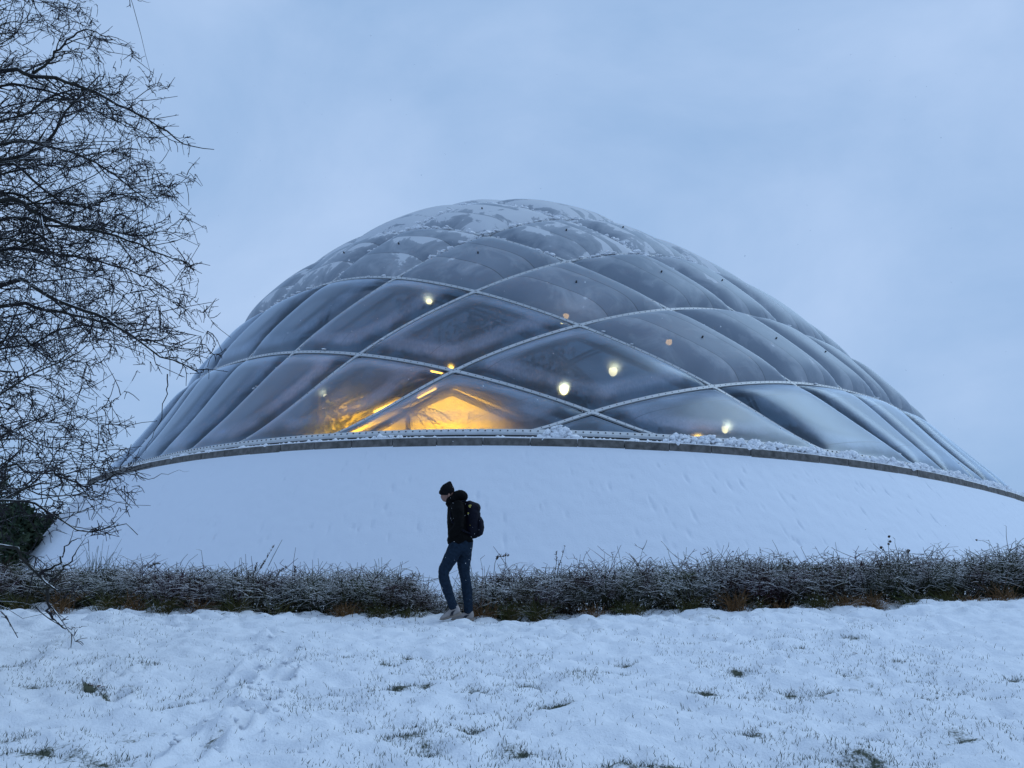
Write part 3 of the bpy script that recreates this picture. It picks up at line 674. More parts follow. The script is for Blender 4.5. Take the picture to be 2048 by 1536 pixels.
gut = rim_ring(.22, ZR - .16, 2400); C = []; R = []
def pxof(P):
    d = np.asarray(P) - np.array([0, 0, CAMZ]); z = d @ _F; return 1024 + FPX * (d @ _R) / z, 768 - FPX * (d @ _U) / z
for a in range(2400):
    if gut[a, 1] > 47: continue
    x_, y_ = pxof(gut[a]); 
    dens = 1.0; hgt = .05
    if 1065 < x_ < 1165: hgt = .05 + .30 * math.exp(-((x_ - 1117) / 26) ** 2)
    elif 1330 < x_ < 1520: hgt = .16 + .12 * math.sin(x_ / 17) ** 2
    elif x_ >= 1520: hgt = .15 + .08 * math.sin(x_ / 23) ** 2
    elif 745 < x_ < 800: hgt = .10
    elif 850 < x_ < 980: dens = .35
    if rs.rand() > dens: continue
    for q in range(1 + int(hgt > .08) * 3 + int(hgt > .2) * 6):
        C.append(gut[a] + np.array([rs.normal(0, .05), rs.normal(0, .07), rs.uniform(0, 1) * hgt * 1.1])); rr = rs.uniform(.022, .075)
        R.append([rr * 1.3, rr * 1.3, rr])
snow_blobs(np.array(C), np.array(R), 'snow_drift', gh, sub=1)
V, F_, _, _ = ring_sweep([(.08, ZR - .35), (KOFF - .10, ZR - .35), (KOFF - .02, ZR - .125), (KOFF - .13, ZR - .10), (.12, ZR - .08)])
ghlink('snow_gutter', mesh_np('snow_gutter', V, F_), M_SNOW_CLUMP, None, 'stuff')
# crusts of snow caught on the ribs
C = []; R = []
for (P, Nn) in RIBS:
    for a in range(len(P)):
        if P[a, 1] > 46: continue
        zz = (P[a, 2] - ZR) / D['H']
        pr = .01 + .75 * smooth(.45, .85, zz)
        if fbm(P[a:a + 1, 0], P[a:a + 1, 2], 1.5, 8, 2)[0] > .2: pr += .35
        if rs.rand() < pr:
            for q in range(2 if zz > .5 else 1):
                C.append(P[a] + Nn[a] * .08 + rs.normal(0, .09, 3) * [1, 1, .4] + np.array([0, 0, .03])); rr = rs.uniform(.03, .09) * (.6 + .6 * zz)
                R.append([rr * 1.8, rr * 1.5, rr * .7])
snow_blobs(np.array(C), np.array(R), 'rib_snow', gh, 3, sub=1)
# ------------------------------------------- inside the greenhouse
M_SOIL = simple('planting_soil', (.035, .032, .028), .95, .4, 1.5)
M_PALM = simple('palm_leaf', (.030, .050, .022), .5, .5, 2)
M_TRUNK = simple('palm_trunk', (.05, .042, .034), .9, .3, 3)
fl = rim_ring(-.3, ZR - .9, 120); fc = np.array([[D['X'], D['Y'], ZR - .9]])
V = np.vstack([fl, fc]); F3 = np.array([[a, (a + 1) % 120, 120] for a in range(120)])
ghlink('planting_floor', mesh_np('planting_floor', V, F3, False), M_SOIL)
# inner retaining wall below the rail
V, F_, _, _ = ring_sweep([(-.55, ZR - 1.0), (-.30, ZR - 1.0), (-.30, ZR - .05), (-.55, ZR - .05)])
ghlink('inner_wall', mesh_np('inner_wall', V, F_, False), M_CONC)

def emis(name, col, st):
    m, nt, o = mat(name); e = N(nt, 'ShaderNodeEmission'); e.inputs['Color'].default_value = (*col, 1); e.inputs['Strength'].default_value = st
    nt.links.new(e.outputs[0], o.inputs['Surface']); return m
M_LWARM = emis('lamp_warm', (1.0, .60, .20), 9)
M_LWARM2 = emis('lamp_warm_dim', (1.0, .58, .20), 5.5)
M_LDIM = emis('lamp_pale', (1.0, .60, .26), 3.6)
M_LORANGE = emis('lamp_orange', (1.0, .34, .03), 14)
def film_Y(px, py):
    """depth at which the pixel's ray meets the dome"""
    d = ray(px, py); d = d / d[1]; t = np.linspace(18, 50, 1200); P = np.array([0, 0, CAMZ]) + t[:, None] * d
    h = (P[:, 2] - D['zr']) / D['H']; x = P[:, 0] - D['X']; y = P[:, 1] - D['Y']
    f = dome_F(cps * x + sps * y - D['sx'] * h, -sps * x + cps * y - D['sy'] * h, P[:, 2])
    f = np.where(P[:, 2] < D['zr'], 1, f); return t[np.argmax(f < 0)]
def lathe(name, prof, k, m, parent=None):
    a = np.arange(k) * 2 * math.pi / k; V = np.array([[r * math.cos(t), r * math.sin(t), z] for (r, z) in prof for t in a])
    i, j = np.meshgrid(np.arange(len(prof) - 1), np.arange(k), indexing='ij'); j2 = (j + 1) % k
    F_ = np.stack([i * k + j, i * k + j2, (i + 1) * k + j2, (i + 1) * k + j], -1).reshape(-1, 4)
    return link(name, mesh_np(name, V, F_), m, parent)
def lamp(px, py, back, r, m, label, flat=1.0, energy=0, col=(1, .75, .4)):
    Y = film_Y(px, py) + back; P = at(px, py, Y)
    r = r * .8; e = empty('greenhouse_lamp', P); tag(e, label, 'lamp', 'lamps shining inside the greenhouse')
    lathe('bulb', [(r * math.sin(a) + 1e-4, -r * flat * math.cos(a)) for a in np.linspace(0, math.pi, 9)], 14, m, e)
    lathe('shade', [(.05, r + .16), (r * .8, r + .10), (r * 1.25, r * .5), (r * 1.28, r * .46), (r * .8, r + .07), (.05, r + .12)], 16, M_STEEL, e)
    t = Tubes(); t.add([[0, 0, r + .1], [0, 0, r + .45]], .012, 5); t.build('cable', M_STEEL, e)
    if energy:
        ld = bpy.data.lights.new('bulb_light', 'POINT'); ld.energy = energy * .10; ld.color = col; ld.shadow_soft_size = r
        lo = bpy.data.objects.new('bulb_light', ld); COL.objects.link(lo); lo.parent = e; lo.location = (0, -r - .1, -.02)
lamp(1128, 778, .9, .17, M_LWARM, 'brightest white lamp, low in the clear cushion above the lowest rib crossing', 1.4, 60)
lamp(1226, 742, 1.5, .18, M_LDIM, 'dimmer lamp up and to the right of the brightest lamp in the same clear cushion', 1.3, 30)
lamp(1450, 857, 1.0, .13, M_LWARM2, 'pale yellow lamp low in the clear cushion at the right, above the snow pile', 1.5, 45)
lamp(858, 603, 1.3, .15, M_LWARM2, 'highest glowing lamp, behind the clear cushion under the snowy grey ones', .8, 30)
lamp(652, 792, 1.3, .12, M_LDIM, 'small pale lamp at the far left, left of the orange glow', 1.0, 15)
lamp(1338, 684, .5, .14, M_LWARM, 'lamp glimmering through the grey frosted cushion right of the upper crossing', 1.0, 20)
lamp(1132, 632, .5, .13, M_LWARM, 'faint lamp behind the grey frosted cushion above the upper crossing', 1.2, 15)
lamp(1080, 628, .7, .09, M_LWARM2, 'small lamp glinting under the rib left of the upper crossing', .4)
lamp(1125, 646, .6, .08, M_LWARM2, 'tiny lamp glinting just below the upper crossing', .4)
lamp(1392, 880, .8, .17, M_LORANGE, 'orange lamp at the bottom of the right clear cushion behind the snow pile', .6, 40, (1, .45, .05))
lamp(903, 735, .8, .09, M_LORANGE, 'small orange lamp right behind the left lower rib crossing', .5, 12, (1, .45, .05))

# orange-lit gabled room standing inside, its end wall towards us
gp = at(905, 868, 28.6); GYY = 28.6
room = empty('gabled_room', (gp[0], GYY, ZR - .9)); tag(room, 'orange-lit gabled glass room inside the dome behind the lowest clear cushion', 'room')
def lp(px, py, Y=GYY): return at(px, py, Y) - np.array([gp[0], GYY, ZR - .9])
M_WALLO = simple('room_blind', (.62, .56, .46), .8, .12, 5)
pk = lp(905, 768); lf = lp(700, 850); rt = lp(1110, 850); z0_ = 0
def prism(name, poly, y0, y1, m, parent):
    n = len(poly); V = [[p_[0], y0, p_[1]] for p_ in poly] + [[p_[0], y1, p_[1]] for p_ in poly]
    me_ = bpy.data.meshes.new(name); me_.from_pydata(V, [], [list(range(n)), list(range(2 * n - 1, n - 1, -1))] + [[a, (a + 1) % n + 0, (a + 1) % n + n, a + n][::-1] for a in range(n)]); me_.update()
    return link(name, me_, m, parent)
prism('end_wall', [(lf[0], 0), (rt[0], 0), (rt[0], rt[2]), (pk[0], pk[2]), (lf[0], lf[2])], 0, .12, M_WALLO, room)
def bar(a, b, r, name, parent): t = Tubes(); t.add([a, b], r * 1.7, 4); return t.build(name, M_STEEL, parent)
for (a, b) in [((lf[0], -.25, lf[2] - .1), (pk[0], -.25, pk[2] - .1)), ((rt[0], -.25, rt[2] - .1), (pk[0], -.25, pk[2] - .1)), ((lf[0] + .3, -.25, lf[2] - .45), (pk[0], -.25, pk[2] - .42)),
               ((rt[0] - .3, -.25, rt[2] - .45), (pk[0], -.25, pk[2] - .42)), ((lf[0], -.25, .55), (rt[0], -.25, .55)), ((lf[0] + 1.6, -.25, 0), (lf[0] + 1.6, -.25, 1.9)), ((rt[0] - 1.6, -.25, 0), (rt[0] - 1.6, -.25, 1.9))]:
    bar(a, b, .05, 'rafter', room)
# panel added at the left to stand in for a mirrored orange streak
lw = [lp(700, 800, 30), lp(862, 752, 30)]
prism('streak_panel', [(lw[0][0] - 1.3, 0), (lw[1][0], 0), (lw[1][0], lw[1][2]), (lw[0][0], lw[0][2]), (lw[0][0] - 1.3, lw[0][2] - .9)], 1.4, 1.5, M_WALLO, room)
for k_ in (-.25, -.6): bar((lw[0][0], 1.2, lw[0][2] + k_), (lw[1][0], 1.2, lw[1][2] + k_), .05, 'rafter', room)
for (dx, dz, e_) in ((-.15, pk[2] - 1.3, 1500), (.3, .6, 1100), (-4.0, 1.9, 2600)):
    ld = bpy.data.lights.new('sodium_lamp', 'SPOT'); ld.energy = e_; ld.color = (1, .36, .008); ld.shadow_soft_size = .12; ld.spot_size = math.radians(118); ld.spot_blend = .8
    lo = bpy.data.objects.new('sodium_lamp', ld); COL.objects.link(lo); lo.parent = room; lo.location = (pk[0] + dx, -2.0, dz); lo.rotation_euler = (math.radians(90), 0, 0)

for (a, b, lab) in (((748, 824), (800, 801), 'long added orange reflection streak left of the lit gable'), ((836, 796), (872, 777), 'short added orange reflection streak left of the gable peak'), ((862, 742), (884, 746), 'tiny added orange reflection streak left of the lower rib crossing')):  # glowing bars added to imitate orange reflections on the ribs
    Y_ = film_Y(*a) + .9; A_ = at(a[0], a[1], Y_); B_ = at(b[0], b[1], Y_ + .25); e = empty('reflection_streak', A_); tag(e, lab, 'lamp', 'added orange reflection streaks inside the greenhouse')
    t = Tubes(); t.add([[0, 0, 0], list(B_ - A_)], .035, 6); t.build('tube', M_LORANGE, e)
    t = Tubes(); t.add([[0, .06, .05], list(B_ - A_ + np.array([0, .06, .05]))], .05, 4); t.build('streak_backing', M_STEEL, e)
def leaf_cloud(C, R, n, size, name, m, parent, seed, kind=None, flat=.8):
    rs = np.random.RandomState(seed); d = rs.normal(size=(n, 3)); d /= np.linalg.norm(d, axis=1)[:, None]
    c = rs.randint(0, len(C), n); P = np.asarray(C)[c] + d * (rs.rand(n, 1) ** .45) * np.asarray(R)[c][:, None] * [1, 1, flat]
    a = rs.normal(size=(n, 3)); a /= np.linalg.norm(a, axis=1)[:, None]; b = np.cross(a, rs.normal(size=(n, 3))); b /= np.linalg.norm(b, axis=1)[:, None]
    s_ = size * rs.uniform(.6, 1.3, (n, 1)); V = np.stack([P - a * s_, P + b * s_ * .4, P + a * s_, P - b * s_ * .4], 1).reshape(-1, 3)
    F_ = np.arange(4 * n).reshape(-1, 4); return link(name, mesh_np(name, V, F_, False), m, parent, kind)
def palm(px, Y, h, label, seed, nf=13, L=2.0):
    rs = np.random.RandomState(seed); x = at(px, 860, Y)[0]; e = empty('palm_tree', (x, Y, ZR - .9)); tag(e, label, 'tree', 'plants inside the greenhouse')
    t = Tubes(); zz = np.linspace(0, h, 8); t.add(np.stack([.15 * np.sin(zz), .1 * np.cos(zz * .8) - .1, zz], 1), np.linspace(.13, .08, 8), 7); t.build('trunk', M_TRUNK, e)
    for f_ in range(nf):
        a = f_ * 2.4 + rs.uniform(-.2, .2); el = rs.uniform(.3, 1.2); l = L * rs.uniform(.7, 1.1); k = np.linspace(0, 1, 12)
        r = l * k * math.cos(el * .6); z = l * (k * math.sin(el) - .8 * k ** 2); ax = np.array([math.cos(a), math.sin(a)])
        S_ = np.stack([.15 * math.sin(h) + ax[0] * r, .1 * math.cos(h * .8) - .1 + ax[1] * r, h + z], 1); V = []; F_ = []
        sd = np.array([-ax[1], ax[0], 0])
        for q in range(1, 12):
            ln = .42 * l * math.sin(math.pi * min(k[q] + .1, 1)) * .5 + .08
            for sg in (-1, 1):
                b0 = len(V); V += [S_[q], S_[q] + np.array([ax[0], ax[1], 0]) * .07, S_[q] + sd * sg * ln + np.array([ax[0] * .15, ax[1] * .15, -.25 * ln])]; F_.append([b0, b0 + 1, b0 + 2])
        t = Tubes(); t.add(S_, .015, 3, False); V0 = np.concatenate(t.V); n0 = len(V0)
        me_ = mesh_np('frond', np.vstack([V0, V]), [np.concatenate(t.Q), np.array(F_) + n0], False); link('frond', me_, M_PALM, e)
palm(915, 27.4, 1.6, 'small palm silhouetted against the orange room', 3, 9, .8)
palm(810, 26.8, 2.6, 'palm at the left edge of the orange glow', 4, 12, 1.6)
palm(1170, 28.0, 3.4, 'palm standing behind the brightest lamp', 5, 14, 2.0)
palm(640, 29.5, 4.5, 'tall palm inside the dome left of the orange glow', 6, 14, 2.4)
palm(1330, 28.5, 3.2, 'palm behind the right clear cushion', 7, 13, 2.0)
def bush(px, Y, h, r, label, seed):
    x = at(px, 860, Y)[0]; e = empty('broadleaf_tree', (x, Y, ZR - .9)); tag(e, label, 'tree', 'plants inside the greenhouse'); rs = np.random.RandomState(seed)
    t = Tubes(); t.add([[0, 0, 0], [.1, .1, h * .5], [0, .1, h]], [.1, .08, .04], 6); t.build('trunk', M_TRUNK, e)
    C = np.array([[rs.uniform(-1, 1) * r, rs.uniform(-1, 1) * r, h * rs.uniform(.55, 1.1)] for _ in range(9)]); leaf_cloud(C, np.full(9, r * .6), 1500, .16, 'crown', M_PALM, e, seed)
bush(740, 30.5, 3.6, 1.6, 'leafy tree inside the dome behind the left clear cushions', 12)
bush(1040, 32.0, 6.5, 2.4, 'tall leafy tree deep inside the dome behind the middle cushions', 13)
bush(1420, 31.0, 3.4, 1.8, 'leafy tree inside the dome behind the right clear cushion', 14)
bush(610, 33.0, 3.0, 1.5, 'leafy tree inside the dome at its far left', 15)
bush(870, 33.0, 8.0, 2.6, 'tallest leafy tree inside the dome under the upper lamp', 16)
bush(1600, 33.0, 3.2, 2.2, 'leafy tree inside the dome at its far right', 17)
# ---------------------------------------------------------------- background trees at the left
M_EVERG = snowy('evergreen_leaf', (.018, .038, .022), (.045, .06, .03), 1.45, 1.7, 3)
M_BARK = snowy('tree_bark', (.022, .019, .020), (.040, .036, .034), 1.18, 1.42, 14, nscale=5)
M_TWIG = simple('twig_bark', (.014, .012, .016), .85, .4, 6)
def back_tree(px, Y, h, r, label, seed, n=9000, leaf=.14, bare_=False):
    x = at(px, 1100, Y)[0]; z = float(ground_z(x, Y)); e = empty('evergreen_tree' if not bare_ else 'background_tree', (x, Y, z)); tag(e, label, 'tree', 'trees behind the mound on the left'); rs = np.random.RandomState(seed)
    t = Tubes(); t.add([[0, 0, -.2], [.1, 0, h * .5], [0, 0, h * .9]], [.2, .14, .04], 7)
    for k in range(14):
        a = rs.uniform(0, 6.3); zz = h * rs.uniform(.15, .8); l = r * rs.uniform(.6, 1); t.add([[0, 0, zz], [l * .5 * math.cos(a), l * .5 * math.sin(a), zz + .2 * l], [l * math.cos(a), l * math.sin(a), zz + .35 * l]], [.06, .04, .015], 4)
    t.build('trunk', M_BARK, e)
    K = 26; C = []
    for k in range(K):
        zz = rs.uniform(.12, 1); rr = r * (1 - .75 * max(zz - .35, 0)) * math.sqrt(rs.rand()); a = rs.uniform(0, 6.3); C.append([rr * math.cos(a), rr * math.sin(a), zz * h])
    leaf_cloud(C, rs.uniform(.25, .5, K) * r * .9, n, leaf, 'crown', M_EVERG if not bare_ else M_TWIG, e, seed)
back_tree(-20, 30, 2.6, 2.2, 'dark evergreen shrub tree at the left edge behind the mound', 31, 14000)
back_tree(55, 33, 2.3, 1.9, 'lower dark evergreen bush beside the mound edge at left', 32, 9000)
back_tree(-110, 36, 5.2, 3.2, 'taller evergreen outside the left edge behind the bare tree', 33, 9000)
back_tree(108, 52, 2.6, 1.5, 'hazy brown bush right against the mound edge', 34, 5000, .12, True)
back_tree(75, 60, 3.4, 3.2, 'hazy brown thicket far behind the evergreen bush', 35, 7000, .16, True)

# ---------------------------------------------------------------- hedges
M_HEDGE = snowy('hedge_twig', (.044, .014, .026), (.038, .044, .010), 1.14, 1.38, 9, nscale=1.6)
M_HEDGE_LOW = snowy('hedge_inner', (.030, .016, .008), (.020, .028, .008), 1.32, 1.6, 8, nscale=1.1)
M_STRAW = snowy('dead_grass', (.13, .065, .025), (.20, .11, .045), 1.3, 1.6, 8)
M_STALK = snowy('dried_stalk', (.030, .018, .020), (.05, .035, .02), 1.25, 1.5, 20)
def wander(P0, dirs, L, m, bend, rs, droop=0):
    """N curved twigs; P0 (N,3), dirs (N,3), L (N,)"""
    n = len(P0); k = np.linspace(0, 1, m)[None, :, None]; side = rs.normal(size=(n, 1, 3)) * bend
    P = P0[:, None] + dirs[:, None] * L[:, None, None] * k + side * L[:, None, None] * k ** 2; P[..., 2] -= droop * L[:, None] * (k[..., 0] ** 2)
    return P
def hedge(name, label, pts, seed):
    """pts: list of (px, base_py, top_py, Y) along the hedge front"""
    rs = np.random.RandomState(seed); pts = np.array(pts, float); x0 = np.array([at(p[0], p[1], p[3]) for p in pts])
    tops = np.array([at(p[0], p[2], p[3] + .35)[2] for p in pts]); mid = x0[len(x0) // 2]
    e = empty(name, (mid[0], mid[1], float(ground_z(mid[0], mid[1])))); tag(e, label, 'hedge')
    off = np.array([mid[0], mid[1], float(ground_z(mid[0], mid[1]))])
    L_ = x0[-1, 0] - x0[0, 0]; nst = int(L_ * 210)
    X = rs.uniform(x0[0, 0], x0[-1, 0], nst); dep = rs.uniform(0, 1.25, nst); Y = np.interp(X, x0[:, 0], x0[:, 1]) + dep
    gz = ground_z(X, Y); H = (np.interp(X, x0[:, 0], tops) - gz) * .94
    H = H * (1 + .60 * fbm(X, Y, .6, seed, 3)) * rs.uniform(.74, 1.0, nst) * np.where(rs.rand(nst) < .04, 1.14, 1)
    ends = np.minimum(1, np.minimum(X - x0[0, 0], x0[-1, 0] - X) / .5 + .55); H = H * ends
    P0 = np.stack([X, Y, gz - .03], 1) - off
    lean = rs.normal(0, .38, (nst, 3)); lean[:, 1] -= .18; lean[:, 2] = 1; 
    st = wander(P0, lean, H, 7, .10, rs); st[:, -1, 2] = np.minimum(st[:, -1, 2], st[:, -2, 2] + .2)
    t = Tubes(); t.bulk(st, np.linspace(.0065, .002, 7)[None] * np.ones((nst, 1)), 3); t.build('stem', M_HEDGE_LOW, e, 'stuff')
    # side twigs, fan-wise and arching
    n2 = nst * 8; si = rs.randint(0, nst, n2); kk = rs.uniform(.12, 1, n2) ** .62; q = kk * 5.999; q0 = q.astype(int); f_ = (q - q0)[:, None]
    B = st[si, q0] * (1 - f_) + st[si, q0 + 1] * f_; d = rs.normal(size=(n2, 3)) * [1, 1, .35]; d /= np.linalg.norm(d, axis=1)[:, None]; d[:, 2] += .38 * rs.rand(n2) + .05
    l = rs.uniform(.08, .30, n2); tw = wander(B, d, l, 4, .30, rs, .22)
    low = (kk < .45)
    t = Tubes(); t.bulk(tw[~low], np.linspace(.0056, .0026, 4)[None] * np.ones(((~low).sum(), 1)), 3); t.build('frosted_twig', M_HEDGE, e, 'stuff')
    t = Tubes(); t.bulk(tw[low][:, ::3], np.array([.0046, .002])[None] * np.ones((low.sum(), 1)), 3)
    # short spurs
    n3 = int(n2 * .75); s3 = rs.randint(0, n2, n3); B3 = tw[s3, rs.randint(1, 4, n3)]; d3 = rs.normal(size=(n3, 3)); d3[:, 2] = np.abs(d3[:, 2]) * .6; d3 /= np.linalg.norm(d3, axis=1)[:, None]
    t3 = wander(B3, d3, rs.uniform(.03, .09, n3), 3, .1, rs); hi = ~low[s3]
    t.bulk(t3[~hi], np.full(((~hi).sum(), 3), .0016), 3); t.build('inner_twig', M_HEDGE_LOW, e, 'stuff')
    t = Tubes(); t.bulk(t3[hi], np.array([.0042, .0032, .0018])[None] * np.ones((hi.sum(), 1)), 3); t.build('frosted_spur', M_HEDGE, e, 'stuff')
    # small dark leaves clinging low down make the base opaque
    nl = int(L_ * 3200); XX = rs.uniform(x0[0, 0] + .15, x0[-1, 0] - .15, nl); dd = rs.uniform(.1, 1.25, nl); YY = np.interp(XX, x0[:, 0], x0[:, 1]) + dd
    g2 = ground_z(XX, YY); hh = (np.interp(XX, x0[:, 0], tops) - g2) * rs.uniform(0, 1, nl) ** 1.5 * .8
    P = np.stack([XX, YY, g2 + hh], 1) - off; a = rs.normal(size=(nl, 3)); a /= np.linalg.norm(a, axis=1)[:, None]; b = np.cross(a, rs.normal(size=(nl, 3))); b /= np.linalg.norm(b, axis=1)[:, None]
    s_ = rs.uniform(.010, .028, (nl, 1)); V = np.stack([P - a * s_, P + b * s_ * .35, P + a * s_, P - b * s_ * .35], 1).reshape(-1, 3)
    link('leaf_litter', mesh_np('leaf_litter', V, np.arange(4 * nl).reshape(-1, 4), False), M_HEDGE_LOW, e, 'stuff')
    return e, off
hedge('frosted_hedge', 'frosted twiggy hedge left of the walking person', [(-420, 1206, 1112, 11.2), (0, 1214, 1122, 10.9), (200, 1222, 1135, 10.8), (420, 1230, 1142, 10.7), (640, 1233, 1142, 10.7), (800, 1233, 1140, 10.7), (858, 1232, 1172, 10.7)], 51)
hedge('frosted_hedge', 'longer frosted hedge right of the walking person', [(905, 1230, 1172, 10.8), (990, 1228, 1138, 10.7), (1200, 1226, 1132, 10.7), (1420, 1218, 1124, 10.7), (1600, 1212, 1113, 10.75), (1800, 1206, 1107, 10.8), (2048, 1200, 1106, 10.9), (2400, 1192, 1100, 11.2)], 52)
# sparse gap shrub between the hedges, right behind the person
def tuft(px, py, Y, n, h, spread, m, name, label, cat, seed, r=.003, group=None, droop=.35):
    P = at(px, py, Y); P[2] = float(ground_z(P[0], P[1])) - .02; rs = np.random.RandomState(seed); e = empty(name, P); tag(e, label, cat, group)
    d = rs.normal(0, spread, (n, 3)); d[:, 2] = 1; d /= np.linalg.norm(d, axis=1)[:, None]; base = rs.normal(0, .07, (n, 3)) * [1, 1, 0]
    st = wander(base, d, h * rs.uniform(.5, 1, n), 8, .12, rs, droop); t = Tubes(); t.bulk(st, np.linspace(r, r * .4, 8)[None] * np.ones((n, 1)), 3); t.build('stem', m, e, 'stuff')
    return e, st
e_, st = tuft(880, 1232, 10.9, 26, .62, .5, M_HEDGE, 'bare_shrub', 'sparse bare shrub in the gap between the two hedges', 'shrub', 61, .005)
rs = np.random.RandomState(62); n2 = 420; si = rs.randint(0, 26, n2); B = st[si, rs.randint(2, 8, n2)]; d = rs.normal(size=(n2, 3)); d /= np.linalg.norm(d, axis=1)[:, None]; d[:, 2] += .3
t = Tubes(); t.bulk(wander(B, d, rs.uniform(.05, .2, n2), 4, .15, rs, .1), np.linspace(.0032, .0014, 4)[None] * np.ones((n2, 1)), 3); t.build('frosted_twig', M_HEDGE, e_, 'stuff')
for (px, py, n, h, sp, lab) in [(265, 1228, 60, .45, .3, 'brown dead grass clump under the left hedge'), (1690, 1208, 90, .42, .6, 'rusty brown grass clump under the right hedge, larger one'),
                                (1940, 1202, 60, .32, .5, 'brown grass clump at the foot of the hedge near the right edge'), (1560, 1214, 40, .3, .5, 'small brown grass clump at a snowy dip under the right hedge')]:
    tuft(px, py, 10.55, n, h, sp, M_STRAW, 'dead_grass_clump', lab, 'grass clump', 70 + px % 17, .004)
M_OLIVE = snowy('olive_blade', (.050, .060, .014), (.085, .062, .018), 1.35, 1.6, 8)
rs_t = np.random.RandomState(404)
for q, px in enumerate([40, 120, 215, 330, 395, 470, 560, 690, 760, 820, 965, 1020, 1075, 1185, 1260, 1375, 1470, 1520, 1640, 1745, 1830, 1890, 2010]):
    by = np.interp(px, [0, 200, 860, 1200, 1600, 2048], [1214, 1222, 1232, 1226, 1212, 1200])
    col_ = [M_OLIVE, M_STRAW, M_OLIVE][q % 3]
    cname = ['olive', 'brown', 'dark olive'][q % 3]; sz = ['broad', 'narrow', 'ragged', 'low'][q % 4]
    where = 'under the left hedge' if px < 870 else 'under the right hedge'
    nb = int(rs_t.uniform(60, 130)); hh_ = rs_t.uniform(.28, .55)
    tuft(px, by + 2, 10.52, int(nb * rs_t.uniform(.5, 1.5)), hh_ * 1.15, rs_t.uniform(.35, .8), col_, 'hedge_grass_clump', '%s %s grass clump %s, %s from the left' % (sz, cname, where, ['1st', '2nd', '3rd', '4th', '5th', '6th', '7th', '8th', '9th', '10th', '11th', '12th', '13th', '14th', '15th', '16th', '17th', '18th', '19th', '20th', '21st', '22nd', '23rd'][q]), 'grass clump', 500 + q, .0042, 'grass clumps along the foot of the hedges')
M_REED = snowy('reed', (.035, .055, .025), (.07, .075, .035), 1.3, 1.6, 8)
tuft(195, 1150, 11.6, 70, .95, .16, M_REED, 'reed_clump', 'upright green reed clump rising out of the left hedge', 'reeds', 81, .005, droop=.08)
# dried stalks above the hedges
def stalk(pix, Y, label, heads=(), spike=None, r=.0045):
    pts = np.array([at(a, b, Y) for a, b in pix]); base = pts[0].copy(); base[2] = float(ground_z(base[0], base[1]))
    e = empty('dried_stalk', base); tag(e, label, 'plant', 'dried stalks sticking out of the hedges')
    k = np.linspace(0, len(pts) - 1, 14); P = np.stack([np.interp(k, np.arange(len(pts)), pts[:, q]) for q in range(3)], 1); P = np.vstack([base, P]) - base
    t = Tubes(); t.add(P, np.linspace(r, r * .45, len(P)), 4); t.build('stem', M_STALK, e)
    rs = np.random.RandomState(len(label))
    for (a, b, s_) in heads:
        C = at(a, b, Y) - base; bm = bmesh.new(); bmesh.ops.create_icosphere(bm, subdivisions=2, radius=s_)
        for v_ in bm.verts: v_.co *= 1 + rs.uniform(-.3, .3)
        me_ = bpy.data.meshes.new('seed_head'); bm.to_mesh(me_); bm.free(); o = link('seed_head', me_, M_STALK, e); o.location = C
    if spike:
        a0, n = spike; t = Tubes(); seg = P[int(len(P) * a0):]
        for q in range(n):
            c = seg[rs.randint(len(seg))] + rs.normal(0, .004, 3); t.add([c, c + rs.normal(0, .012, 3) + [0, 0, .012]], [.006, .002], 4)
        t.build('seed_spike', M_STALK, e)
    return e
stalk([(1779, 1115), (1777, 1095), (1776, 1078)], 10.95, 'tall stalk with three dark seed heads above the right hedge', [(1778, 1073, .018), (1780, 1083, .017), (1777, 1088, .015)])
stalk([(1774, 1110), (1768, 1100), (1762, 1096)], 10.95, 'short stalk with one dark seed head left of the tallest one', [(1762, 1095, .02), (1766, 1100, .012)])
stalk([(1990, 1105), (1982, 1090), (1968, 1082), (1952, 1080)], 11, 'arching stalk bent to the left near the right edge', [(1953, 1080, .012)])
stalk([(1815, 1104), (1818, 1103)], 10.95, 'low stalk with a round head right of the three-headed stalk', [(1816, 1102, .026)])
stalk([(512, 1150), (522, 1135), (530, 1122), (546, 1094)], 10.9, 'leaning seed spike rising high from the left hedge', (), (.35, 60))
stalk([(505, 1155), (510, 1140), (513, 1127)], 10.9, 'shorter seed spike left of the leaning one', (), (.3, 40))
stalk([(549, 1158), (557, 1145), (572, 1134)], 10.9, 'curved seed spike right of the leaning one', (), (.3, 45))
stalk([(590, 1160), (589, 1145), (590, 1134)], 10.9, 'upright knobbly spike in the middle of the left hedge', (), (.3, 45))
stalk([(484, 1160), (483, 1116)], 10.9, 'straight thin stalk, taller of a pair in the left hedge')
stalk([(469, 1160), (470, 1123)], 10.9, 'straight thin stalk, shorter of a pair in the left hedge')
stalk([(365, 1170), (368, 1140), (378, 1122), (396, 1108)], 10.9, 'thin bare twig curving right over the left hedge')
stalk([(1109, 1150), (1113, 1125), (1112, 1103)], 10.9, 'budded twig standing above the hedge right of the person', (), (.3, 26))
stalk([(1115, 1140), (1122, 1120), (1130, 1092)], 10.9, 'forked budded twig leaning right beside the upright one', (), (.3, 22))
stalk([(1522, 1150), (1520, 1125), (1520, 1096)], 10.9, 'reddish straight shoot above the middle of the right hedge', (), (.4, 14))
stalk([(1453, 1120), (1458, 1110), (1465, 1103)], 10.9, 'tiny knobbed twig leaning right above the right hedge', [(1466, 1103, .01)])
stalk([(988, 1145), (990, 1125), (995, 1114), (1016, 1111)], 10.8, 'drooping foxtail plume just right of the person', (), (.55, 70))
stalk([(285, 1150), (292, 1138), (305, 1130), (318, 1127)], 10.8, 'orange-tinged plume drooping right over the left hedge', (), (.5, 60))
stalk([(282, 1142), (270, 1125), (255, 1117)], 10.8, 'bare twig arching left beside the orange-tinged plume')

